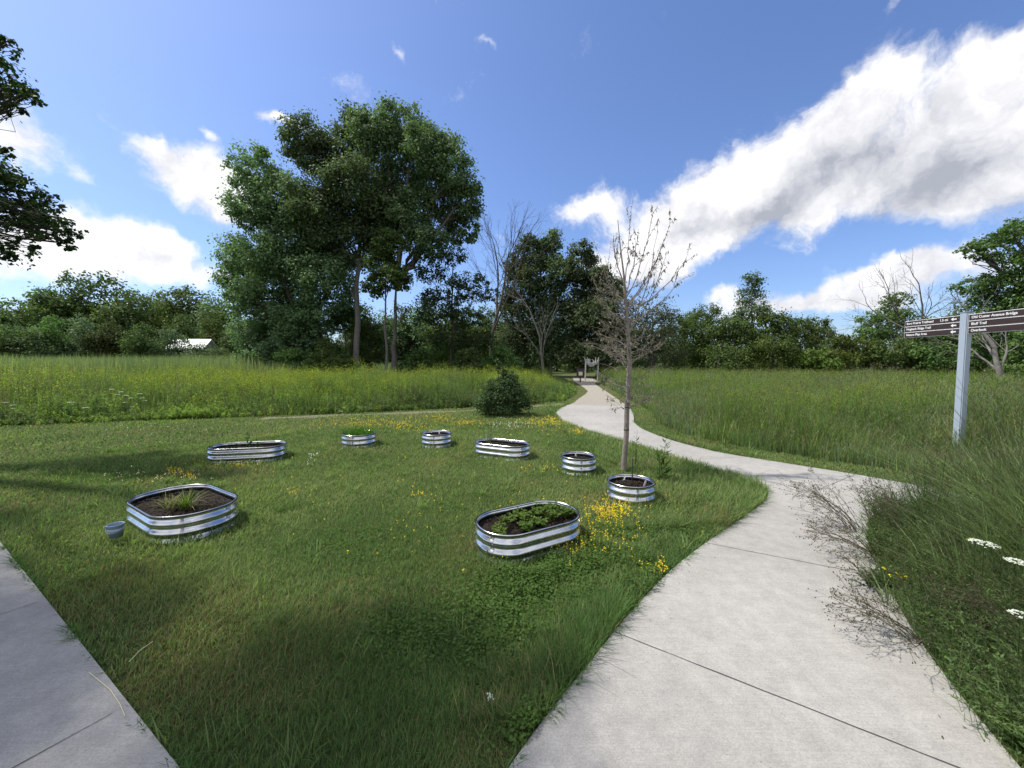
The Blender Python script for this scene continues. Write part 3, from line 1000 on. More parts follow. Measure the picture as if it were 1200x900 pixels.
# the tall cottonwood group
YB = 34.0
def bx(px, Y=YB): return P(px, 436, Y)[0]
b = bx(385, 35)
make_tree('cottonwood_tree', 'broad dark cottonwood forming the left flank of the tall tree group', 'tree', (b, 35, 0),
          rel([(300, 200, 26, 24), (286, 305, 20, 22), (286, 352, 18, 20), (298, 392, 24, 20), (312, 415, 28, 18), (352, 240, 26, 26), (360, 410, 30, 20), (288, 245, 22, 20), (330, 235, 34, 30), (345, 285, 40, 36), (300, 300, 34, 26), (285, 330, 24, 20), (325, 340, 38, 30), (355, 375, 36, 28), (318, 385, 28, 22), (380, 330, 34, 34), (345, 405, 28, 18)], 35, b, [0, 1, -2, 1.5, 0, -1, 2, -1.5]),
          100000, .22, COT_A, COT_B, .42, rng, 'darkbark', 'tall tree group beyond the meadow')
b = bx(416)
make_tree('cottonwood_tree', 'tall cottonwood with pale trunk, left of the two straight trunks in the tall group', 'tree', (b, YB, 0),
          rel([(355, 165, 24, 24), (385, 195, 34, 30), (370, 245, 36, 34), (415, 165, 26, 30), (420, 225, 34, 34), (405, 280, 38, 32), (440, 270, 26, 26), (375, 300, 28, 26)], YB, b, [0, 1.5, -1, 2, -1.5, .5]),
          70000, .21, COT_A, COT_B, .36, rng, 'palebark', 'tall tree group beyond the meadow', trunks=[((0, 0, -.2), tuple(np.array(P(425, 190, YB)) - np.array((b, YB, 0))), .30)])
b = bx(461, 33)
q = lambda px, py, Y=33: tuple(np.array(P(px, py, Y)) - np.array((b, 33, 0)))
make_tree('cottonwood_tree', 'tallest spreading cottonwood with forked grey trunk, right side of the tall group', 'tree', (b, 33, 0),
          rel([(440, 155, 26, 24), (475, 150, 30, 22), (505, 175, 32, 28), (470, 200, 36, 34), (530, 205, 26, 22), (548, 235, 16, 26), (515, 235, 26, 22), (480, 255, 30, 26), (540, 268, 20, 16), (500, 285, 26, 18), (455, 245, 24, 30)], 33, b, [0, 1.5, -1, 2, -1.5, 0, .8]),
          70000, .21, COT_A, COT_B, .33, rng, 'bark', 'tall tree group beyond the meadow', trunks=[((0, 0, -.2), q(464, 330), .28), (q(464, 332), q(482, 170), .26), (q(463, 340), q(520, 215), .2)])
b = bx(455, 31)
make_tree('young_tree', 'smaller brighter green tree in front of the two straight cottonwood trunks', 'tree', (bx(452, 30), 30, 0),
          [(c[0], c[1], c[2], c[3], c[4], c[5]) for c in rel([(455, 285, 15, 14), (448, 310, 18, 18), (465, 325, 18, 14), (440, 335, 14, 12)], 30, bx(452, 30), [0, .6, -.6])],
          9000, .19, np.array((.06, .11, .03)), np.array((.11, .17, .05)), .12, rng, 'bark', 'tall tree group beyond the meadow')
b = bx(535, 33)
make_tree('leaning_tree', 'thin dark tree with drooping open branches at the right end of the tall group', 'tree', (bx(528, 32), 32, 0),
          rel([(530, 300, 18, 10), (505, 318, 20, 12), (548, 330, 24, 10), (560, 345, 26, 8), (520, 350, 28, 12), (545, 372, 28, 12), (500, 365, 20, 14), (530, 395, 30, 16), (560, 400, 22, 14)], 32, bx(528, 32), [0, 1, -1, .5]),
          15000, .17, np.array((.035, .06, .022)), np.array((.07, .10, .035)), .15, rng, 'darkbark', 'tall tree group beyond the meadow', sub=.38)
for (px, py, Y, w, h, lab, nn) in ((385, 425, 32, 34, 30, 'dark leafy shrub at the foot of the left pale trunk', 12000), (345, 428, 33, 34, 26, 'bushy undergrowth at the left foot of the tall tree group', 10000),
                                   (490, 428, 34, 26, 22, 'low shrub between the forked trunk and the leaning tree', 6000), (300, 420, 36, 32, 26, 'dense yellow green sapling under the broad cottonwood', 9000),
                                   (432, 405, 36, 26, 34, 'dark understory shrub behind the two straight trunks', 9000), (545, 428, 30, 24, 22, 'tangled brushy shrub at the foot of the leaning tree', 6000),
                                   (405, 372, 37, 26, 30, 'tall dark thicket filling the gap left of the pale trunk', 9000), (520, 412, 36, 30, 24, 'dark thicket behind the leaning tree', 8000), (585, 425, 34, 28, 22, 'leafy brush between the leaning tree and the grove', 7000)):
    b = bx(px, Y)
    make_tree('shrub', lab, 'shrub', (b, Y, 0), rel([(px, py, w * .6, h * .7), (px - w * .5, py + 6, w * .5, h * .5), (px + w * .5, py + 4, w * .5, h * .5), (px + 4, py - h * .5, w * .5, h * .4)], Y, b, [0, .5, -.5]),
              nn, .17, MAP_A, MAP_B, .07, rng, 'darkbark', 'shrubs under the tall tree group', twigs=False)

# middle grove by the gravel path
grove = [
    (612, 44, [(620, 290, 16, 14), (605, 315, 16, 16), (625, 325, 20, 22), (608, 355, 22, 22), (625, 390, 24, 24), (600, 400, 20, 20)], 'grey green poplar with a rounded top, left in the grove by the gravel path'),
    (645, 43, [(648, 282, 12, 12), (640, 300, 16, 18), (655, 320, 14, 18), (640, 345, 22, 24), (655, 380, 24, 26), (640, 410, 24, 20)], 'tall ragged poplar with gaps, second from the left in the grove'),
    (683, 42, [(680, 292, 13, 10), (690, 305, 10, 10), (672, 318, 16, 18), (690, 340, 18, 20), (676, 365, 22, 22), (695, 392, 22, 22), (680, 415, 24, 16)], 'open poplar with a notched top, right of the ragged one and behind the wooden arch'),
    (715, 40, [(702, 320, 12, 10), (712, 345, 18, 18), (700, 370, 18, 18), (718, 385, 22, 20), (705, 412, 24, 18)], 'short dense tree directly right of the wooden arch'),
]
for px, Y, cl_, lab in grove:
    b = bx(px, Y)
    make_tree('poplar_tree', lab, 'tree', (b, Y, 0), rel(cl_, Y, b, [0, 1, -1, .5]), 26000, .23, np.array((.062, .092, .046)), np.array((.12, .155, .078)), .2, rng, 'bark', 'grove beside the gravel path', sub=.34)
b = bx(765, 38)
make_tree('willow_tree', 'rounded silvery grey green willow behind the dying young tree', 'tree', (b, 38, 0),
          rel([(765, 368, 22, 14), (785, 372, 14, 12), (745, 385, 22, 16), (775, 395, 24, 16), (750, 412, 26, 18), (785, 415, 20, 14), (735, 360, 14, 12)], 38, b, [0, 1, -1]), 16000, .15, GRY_A, GRY_B, .22, rng, 'palebark', None, sub=.4)


def bare_tree(name, label, base, height, spread, rng, mat='darkbark', r=.12, depth=4, up=.55, leaves_n=0, tag_group=None, fine=1.0, lean=(0, 0)):
    t = thing(name, label, 'bare tree', base, tag_group)
    segs = {}

    def grow(p, d, L, rad, lv):
        n = 5
        pts = [p]
        cur = p.copy(); dd = d.copy()
        for i in range(n - 1):
            dd = dd + rng.normal(0, .09, 3); dd[2] += .05 * up
            dd /= np.linalg.norm(dd)
            cur = cur + dd * L / (n - 1)
            pts.append(cur.copy())
        segs.setdefault(lv, []).append((np.array(pts), np.linspace(rad, rad * .55, n)))
        if lv >= depth: return
        k = 3 if lv < 2 else rng.randint(2, 4)
        for j in range(k + (1 if lv == 0 else 0)):
            i = n - 1 if j == 0 else rng.randint(2, n)
            nd_ = pts[i] - pts[i - 1]; nd_ /= np.linalg.norm(nd_)
            sd = rng.normal(0, 1, 3); sd -= nd_ * sd.dot(nd_); sd /= np.linalg.norm(sd)
            ang = (.25 if j == 0 else rng.uniform(.4, .95)) * spread
            ndir = nd_ * math.cos(ang) + sd * math.sin(ang)
            grow(pts[i], ndir, L * rng.uniform(.55, .8), rad * (.62 if j == 0 else .45), lv + 1)
    grow(np.zeros(3), unit(np.array([lean[0], lean[1], 1.0])), height * .38, r, 0)
    B = Acc()
    for lv, s in segs.items():
        P_ = np.array([a for a, _ in s]); R_ = np.maximum(np.array([b_ for _, b_ in s]), .006 * fine)
        B.add(*strands(P_, R_, np.ones((len(s), 3)), 7 if lv < 2 else 3))
    link_mesh('trunk', np.concatenate(B.V), np.concatenate(B.F), MAT[mat], t, smooth=True)
    return t


bare_tree('bare_tree', 'leafless dark tree rising between the tall group and the grove', (bx(578, 40), 40, 0), 17.5, .75, rng, 'darkbark', .24, 5, fine=1.7)
bare_tree('bare_tree', 'leafless thin tree showing above the left poplar of the grove', (bx(605, 45), 45, 0), 18.0, .75, rng, 'darkbark', .2, 5, fine=1.7)
bare_tree('bare_tree', 'pale dead trunk with short bare limbs standing inside the grove', (bx(637, 36), 36, 0), 10.5, .7, rng, 'palebark', .13, 4, fine=1.4)
bare_tree('bare_tree', 'bare spreading tree left above the direction boards of the signpost', (bx(1100, 30), 30, 0), 10.5, 1.0, rng, 'bark', .17, 5, fine=1.2, lean=(-.12, 0))
bare_tree('bare_tree', 'dead tree with thick pale trunk and crooked limbs at the right edge', (bx(1172, 19), 19, 0), 6.2, 1.05, rng, 'palebark', .15, 5, fine=.9)
bare_tree('bare_tree', 'leaning bare tree in front of the hedge of trees left of the tall slim one', (bx(838, 36), 36, 0), 7.5, .8, rng, 'bark', .12, 4, fine=1.3, lean=(.5, 0))

# right tree line: each one its own crown
RT = [  # base px, depth, clumps, label, palette
    (800, 42, [(795, 385, 18, 12), (812, 378, 14, 12), (805, 410, 26, 20)], 'mid green tree at the left start of the right tree line', MAP_A, MAP_B, 9000),
    (830, 38, [(828, 366, 16, 10), (815, 385, 18, 14), (840, 385, 20, 14), (830, 412, 28, 20)], 'rounded tree just left of the tall slim one', MAP_A, YLW_B, 10000),
    (880, 37, [(882, 328, 10, 9), (878, 348, 14, 12), (890, 365, 12, 12), (868, 372, 14, 12), (880, 392, 20, 14)], 'tall slim feathery tree that tops the right tree line', np.array((.055, .085, .04)), np.array((.10, .14, .06)), 8000),
    (862, 36, [(855, 385, 20, 14), (870, 400, 26, 20), (850, 418, 24, 16)], 'dark leafy tree at the foot of the tall slim one', MAP_A, MAP_B, 9000),
    (905, 35, [(905, 375, 18, 12), (920, 385, 16, 12), (900, 405, 26, 20)], 'full green tree just right of the tall slim one', MAP_A, YLW_B, 10000),
    (940, 37, [(945, 384, 22, 13), (962, 392, 16, 12), (940, 410, 28, 18)], 'broad domed tree in the middle of the right tree line', MAP_A, MAP_B, 10000),
    (990, 33, [(985, 400, 16, 8), (1005, 408, 24, 12), (980, 420, 24, 12), (1015, 418, 18, 12)], 'low spreading yellow green tree left of the two airy trees', YLW_A, YLW_B, 8500),
    (957, 32, [(955, 418, 18, 10), (940, 424, 16, 9), (970, 428, 14, 8)], 'low yellow green shrub under the broad domed tree', YLW_A, YLW_B, 5000),
    (1022, 36, [(1018, 375, 13, 10), (1030, 390, 12, 10), (1012, 392, 10, 9)], 'small airy tree, the left one of the two beside the direction boards', MAP_A, MAP_B, 3600),
    (1050, 36, [(1050, 352, 14, 8), (1042, 368, 12, 10), (1058, 372, 12, 12), (1048, 388, 14, 12)], 'taller airy tree, the right one of the two beside the direction boards', MAP_A, MAP_B, 4600),
    (1065, 31, [(1050, 412, 20, 14), (1075, 400, 22, 14), (1090, 412, 26, 18), (1060, 425, 24, 12)], 'dark bushy tree directly below the left direction boards', MAP_A, MAP_B, 11000),
    (1120, 29, [(1110, 385, 22, 16), (1125, 405, 30, 20), (1105, 418, 26, 16), (1145, 415, 20, 16)], 'dense dark tree behind the signpost', MAP_A * .85, MAP_B * .85, 12000),
]
for px, Y, cl_, lab, a_, b_, n_ in RT:
    b = bx(px, Y)
    make_tree('hedgerow_tree', lab, 'tree', (b, Y, 0), rel(cl_, Y, b, [0, 1, -1, .6]), n_, .17, a_, b_, .16, rng, 'bark', 'tree line beyond the right meadow', sub=.36)
b = bx(1210, 24)
make_tree('oak_tree', 'big dark tree at the right edge, overhanging tiers of foliage above the dead tree', 'tree', (b, 24, 0),
          rel([(1140, 290, 16, 7), (1165, 283, 18, 9), (1190, 272, 20, 10), (1215, 260, 24, 14), (1150, 298, 14, 6), (1185, 300, 18, 10), (1215, 300, 26, 16), (1150, 335, 24, 12), (1185, 330, 30, 18), (1165, 360, 32, 20), (1210, 370, 36, 30), (1180, 400, 34, 24), (1250, 330, 40, 36), (1270, 400, 44, 30), (1240, 275, 34, 20)], 24, b, [0, 1, -1, .6]),
          40000, .15, MAP_A * .85, MAP_B * .8, .4, rng, 'bark', None, sub=.34)
b = bx(1290, 24)
for k, (px, Y) in enumerate(((1165, 27), (1215, 22), (1300, 22), (1420, 20))):
    b = bx(px, Y)
    make_tree('hedgerow_tree', ['leafy thicket tree low behind the dead tree at the right edge', 'low leafy tree at the very right edge of the meadow', 'low leafy tree past the right edge of the meadow', 'farthest right low leafy tree past the meadow'][k], 'tree', (b, Y, 0),
              rel([(px - 10, 425, 26, 18), (px + 20, 420, 26, 16), (px + 40, 425, 26, 20), (px, 400, 26, 16)], Y, b, [0, .8, -.8]), 9000, .14, MAP_A, MAP_B, .12, rng, 'darkbark', 'tree line beyond the right meadow', twigs=False)

# ---- far backdrop woods: prototypes copied
protos = []
rp = np.random.RandomState(51)
for k in range(6):
    cl_ = []
    for _ in range(10):
        a = rp.uniform(0, 6.28); r = rp.uniform(0, .42)
        cl_.append((math.cos(a) * r * 10, math.sin(a) * r * 10, rp.uniform(3, 10.5), rp.uniform(1.6, 2.9), rp.uniform(1.6, 2.9), rp.uniform(1.4, 2.4)))
    cl_.append((0, 0, 12.2, 2.1, 2.1, 1.7)); cl_.append((-2, 0, 1.6, 3.2, 3.2, 2.0)); cl_.append((2.2, 0, 1.8, 3.2, 3.2, 2.2)); cl_.append((0, 0, 3.6, 4.2, 4.2, 2.6)); cl_.append((rp.uniform(-1, 1), 0, 7, 3.4, 3.4, 4.2))
    pal = [(MAP_A, MAP_B), (COT_A, COT_B), (MAP_A * .85, MAP_B * .9), (np.array((.065, .10, .03)), np.array((.11, .15, .045))), (COT_A * .9, MAP_B), (YLW_A * .8, YLW_B * .8)][k]
    t = make_tree('forest_tree', 'x', 'tree', (0, 0, 0), cl_, 12500, .40, pal[0], pal[1], .28, rp, 'darkbark', None, sub=.42, twigs=False)
    protos.append(t)
used = set()
FAR = []
# (px, top py, depth, label)
left_far = [(-60, 330, 60), (-15, 345, 58), (22, 352, 62), (55, 338, 75), (88, 322, 78), (118, 322, 80), (150, 342, 78), (178, 352, 82), (60, 372, 58), (95, 370, 60), (130, 378, 60), (165, 380, 60), (195, 384, 64), (205, 338, 100), (225, 338, 105), (185, 345, 110), (250, 346, 100), (272, 350, 98),
            (215, 368, 88), (248, 372, 86), (270, 385, 70), (293, 372, 84), (235, 402, 62), (255, 408, 60), (35, 385, 55), (5, 380, 54), (320, 352, 90), (345, 365, 84), (-40, 380, 50), (-100, 340, 55), (-150, 360, 50)]
labs_far = ['left of the pale field, cut by the left edge', 'dark rounded tree at the far left edge behind the cattails', 'dark spreading tree under the overhanging branches at far left',
            'tall tree forming the left shoulder of the far wood', 'highest light green dome of the far left wood', 'high dome just right of the highest one in the far left wood', 'sloping right shoulder tree of the far left wood', 'lower tree where the far left wood dips',
            'front rank tree at the left foot of the far wood', 'front rank pale tree below the highest dome', 'front rank tree below the second dome', 'front rank tree left of the white building', 'dark tree right in front of the white building left half',
            'distant hill tree with a knobby top above the white building', 'distant hill tree right of the knobby one', 'distant hill tree left of the knobby one', 'distant hill tree half way to the tall group', 'distant hill tree next to the tall group',
            'tree above the white roof', 'tree right above the white roof', 'low tree right of the white building', 'tree touching the left flank of the tall group', 'low bush tree below the white building', 'low bush tree at the right end of the white building',
            'low bright tree behind the cattails at far left', 'low dark tree behind the cattails at the left edge', 'far tree seen behind the left flank of the tall group', 'far tree seen under the broad cottonwood', 'low tree beyond the left edge', 'outermost far tree beyond the left edge', 'last low tree beyond the left edge']
rf = np.random.RandomState(61)
mid_far = [(px, 385 + rf.uniform(-12, 12), rf.uniform(60, 78)) for px in range(380, 830, 21)] + [(px, 362 + rf.uniform(-8, 8), rf.uniform(56, 66)) for px in range(425, 620, 24)]
right_far = [(px, 396 + rf.uniform(-8, 8), rf.uniform(48, 58)) for px in range(790, 1180, 34)]
wood_left = [(px, py, Y, lab) for (px, py, Y), lab in zip(left_far, labs_far)]
wood = wood_left
count = 0
for (px, py, Y, lab) in wood:
    x, _, z = P(px, py, Y)
    k = (count * 5 + 1) % 6 if count < 6 else rf.randint(0, 6)
    s = z / 13.6
    sw = max(s, .62)
    if lab.startswith('left of'): lab = 'big dark tree cut by the left edge behind the cattails'
    pr_ = protos[k]
    o = copy_tree(pr_, (x, Y, 0), rf.uniform(0, 6.28), (sw * rf.uniform(.85, 1.1), sw * rf.uniform(.85, 1.1), s), lab)
    o['group'] = 'trees of the far wood behind the cattails'
    count += 1
for lst, gname, lab in ((mid_far, 'trees of the far wood behind the grove', 'distant dark tree closing the view between and behind the grove trunks'), (right_far, 'trees filling in behind the right tree line', 'dark tree filling in behind the right hand tree line')):
    for (px, py, Y) in lst:
        x, _, z = P(px, py, Y)
        s = z / 13.6
        o = copy_tree(protos[rf.randint(0, 6)], (x, Y, 0), rf.uniform(0, 6.28), (max(s, .5) * 1.0, max(s, .5) * 1.0, s), lab)
        o['group'] = gname
for t in protos:
    for c in list(t.children):
        bpy.data.objects.remove(c)
    bpy.data.objects.remove(t)

# white roofed building glimpsed in the far wood
hb = thing('house', 'low white roofed building half hidden in the far left wood', 'building', (P(216, 400, 66)[0], 66, 0), rz=.15)
hb.scale = (.40, .6, .90)
def boxv(x0, y0, z0, x1, y1, z1):
    v = [(x0, y0, z0), (x1, y0, z0), (x1, y1, z0), (x0, y1, z0), (x0, y0, z1), (x1, y0, z1), (x1, y1, z1), (x0, y1, z1)]
    f = [(0, 3, 2, 1), (4, 5, 6, 7), (0, 1, 5, 4), (1, 2, 6, 5), (2, 3, 7, 6), (3, 0, 4, 7)]
    return v, f
v, f = boxv(-7, 0, 0, 7, 7, 4.3)
link_mesh('wall', v, f, MAT['siding'], hb)
v = [(-7.6, -.6, 4.2), (7.6, -.6, 4.2), (7.6, 3.5, 6.2), (-7.6, 3.5, 6.2), (7.6, 7.6, 4.2), (-7.6, 7.6, 4.2), (-7.6, -.6, 4.35), (7.6, -.6, 4.35), (7.6, 3.5, 6.38), (-7.6, 3.5, 6.38), (7.6, 7.6, 4.35), (-7.6, 7.6, 4.35)]
f = [(6, 7, 8, 9), (9, 8, 10, 11), (0, 3, 2, 1), (3, 5, 4, 2), (0, 1, 7, 6), (5, 11, 10, 4), (0, 6, 9, 3), (3, 9, 11, 5), (1, 2, 8, 7), (2, 4, 10, 8)]
link_mesh('roof', v, f, MAT['roof'], hb)
for wx in (-4.5, -1.5, 1.5, 4.5):
    v, f = boxv(wx - .6, -.05, 1.8, wx + .6, .03, 3.4)
    link_mesh('window', v, f, MAT['window'], hb)

# ------------------------------------------------------------------ the overhanging tree on the left
rng = np.random.RandomState(71)
ct = []
tb = (-11.5, 6.2)
vis = [(-12, 62, 14, 12), (2, 85, 18, 16), (16, 100, 14, 10), (28, 112, 12, 8), (8, 52, 12, 8), (40, 108, 10, 6), (15, 128, 12, 5), (0, 42, 10, 6), (-15, 110, 20, 14),
       (5, 215, 22, 22), (30, 225, 20, 14), (50, 240, 16, 12), (68, 255, 14, 10), (82, 272, 10, 8), (15, 250, 30, 16), (42, 262, 22, 12), (60, 275, 12, 8), (-10, 190, 16, 16), (10, 178, 7, 6), (-20, 290, 30, 16), (22, 285, 14, 6), (78, 285, 6, 8), (8, 292, 18, 5)]
for (px, py, r, rz) in vis:
    Y = 6.4 + rng.uniform(-.5, .9)
    x, y, z = P(px, py, Y)
    s = Y / FPX
    ct.append((x - tb[0], y - tb[1], z, r * s, r * s * 1.3, rz * s))
tries = 0
while len(ct) < 20 + 62 and tries < 60000:
    tries += 1
    x = rng.uniform(-16.5, -2.2); y = rng.uniform(.6, 11); z = rng.uniform(3.6, 12.5)
    if math.hypot(x + 9.5, y - 5.2) > 7.2 * math.sqrt(max(0.05, 1 - ((z - 7.5) / 5.6) ** 2)): continue
    rr = rng.uniform(.6, 1.0)
    if not (x + rr * 1.15 < -1.40 * y - .15 or (z - rr * .9 - CH) / max(y, .3) > 1.02): continue
    sx = x + .635 * z; sy = y - .135 * z
    if sy + rr * rng.uniform(-.4, 1.0) > 2.0 - .62 * sx or sx + rr * .6 > .15 or sy > 3.4 or y > 6.4: continue
    ct.append((x - tb[0], y - tb[1], z, rr, rr, rr * .6))
make_tree('maple_tree', 'dark leafy branches of a near tree reaching in at the left edge against the sky', 'tree', (tb[0], tb[1], 0), ct, 135000, .07, np.array((.028, .055, .020)), np.array((.055, .095, .03)), .32, rng, 'darkbark', None, sub=.40, trunks=[((0, 0, -.2), (.6, -.3, 10.5), .32)], limb=.12, droop=.8)

# ------------------------------------------------------------------ bush in the lawn and small plants
rng = np.random.RandomState(81)
make_tree('shrub', 'round dark green shrub with loose top shoots at the far edge of the lawn', 'shrub', (-.30, 11.7, 0),
          [(0, 0, .5, .72, .6, .45), (-.45, 0, .38, .45, .5, .33), (.45, .05, .42, .42, .5, .36), (.05, 0, .95, .4, .4, .25), (-.2, 0, .8, .4, .4, .3), (.1, 0, 1.25, .16, .16, .22), (-.12, 0, 1.5, .08, .08, .2), (.25, 0, 1.15, .2, .2, .2), (.35, 0, .8, .3, .3, .3)],
          15000, .055, np.array((.040, .07, .028)), np.array((.085, .13, .05)), .035, rng, 'darkbark', None, sub=.36)


def leafy_stems(name, label, cat, loc, n, h, spread, leafL, leafW, nleaf, colr, rng, group=None, head=None, stemcol=None, arch=.3, dirbias=None):
    t = thing(name, label, cat, loc, group)
    az = rng.uniform(0, 6.28, n)
    if dirbias is not None: az = dirbias + rng.normal(0, .75, n)
    hh = h * rng.uniform(.6, 1.05, n)
    out = spread * rng.uniform(.2, 1, n)
    K = 6
    tt = np.linspace(0, 1, K)[None]
    b0 = rng.normal(0, .02 + .05 * spread, (n, 2))
    px = b0[:, :1] + np.cos(az)[:, None] * out[:, None] * tt ** (1 + arch)
    py = b0[:, 1:] + np.sin(az)[:, None] * out[:, None] * tt ** (1 + arch)
    pz = hh[:, None] * (tt - arch * .4 * tt ** 3)
    paths = np.stack([px, py, pz], -1)
    B = Acc()
    sc = np.tile(stemcol if stemcol is not None else colr * .8, (n, 1))
    B.add(*strands(paths, np.tile(np.linspace(.004, .0015, K), (n, 1)), sc, 3))
    B.build('stem', MAT['blade'], t)
    A = Acc()
    idx = np.repeat(np.arange(n), nleaf)
    m = len(idx)
    u = rng.uniform(.12, 1, m)
    f = u * (K - 1); i0 = np.minimum(f.astype(int), K - 2); fr = (f - i0)[:, None]
    c = paths[idx, i0] * (1 - fr) + paths[idx, i0 + 1] * fr
    a2 = rng.uniform(0, 6.28, m)
    d = unit(np.stack([np.cos(a2), np.sin(a2), rng.uniform(-.15, .7, m)], 1))
    L = leafL * rng.uniform(.6, 1.2, m) * (1.15 - .5 * u)
    A.add(*leaves(c + d * L[:, None] * .5, np.stack([-np.cos(a2) * .5, -np.sin(a2) * .5, np.ones(m)], 1) + rng.normal(0, .2, (m, 3)), L, leafW * L / leafL, np.tile(colr, (m, 1)) * rng.uniform(.7, 1.3, (m, 1)), rng, direction=d))
    A.build('foliage', MAT['blade'], t)
    return t, paths


WG = np.array((.075, .15, .035))
leafy_stems('milkweed', 'tall leafy weed with drooping lance leaves right of the young tree', 'weed', (1.98, 5.05, 0), 5, .72, .10, .15, .028, 26, WG, rng)
leafy_stems('milkweed', 'slim leafy weed growing close behind the young tree trunk', 'weed', (1.80, 5.5, 0), 2, .80, .06, .12, .022, 14, WG, rng)
leafy_stems('milkweed', 'small leafy weed shoot against the pale path, right of the tallest weed', 'weed', (2.40, 5.1, 0), 2, .45, .08, .11, .02, 12, WG, rng)


# ------------------------------------------------------------------ raised beds
def outline(L, Wd, r, n=18):
    pts = []
    for sx, sy, a0 in ((1, 1, 0), (-1, 1, 90), (-1, -1, 180), (1, -1, 270)):
        for k in range(n + 1):
            a = math.radians(a0 + 90 * k / n)
            pts.append((sx * (L / 2 - r) + r * math.cos(a), sy * (Wd / 2 - r) + r * math.sin(a), math.cos(a), math.sin(a)))
    return pts


def rot2(p, a):
    return (p[0] * math.cos(a) - p[1] * math.sin(a), p[0] * math.sin(a) + p[1] * math.cos(a))


def sweep(prof, ol):
    """prof: list of (offset outward, z), ol: outline with normals"""
    V = []
    for x, y, nx, ny in ol:
        for (o_, z) in prof:
            V.append((x + nx * o_, y + ny * o_, z))
    n, k = len(ol), len(prof)
    F = []
    for i in range(n):
        j = (i + 1) % n
        for q_ in range(k - 1):
            F.append((i * k + q_, j * k + q_, j * k + q_ + 1, i * k + q_ + 1))
    return V, F


rngb = np.random.RandomState(91)


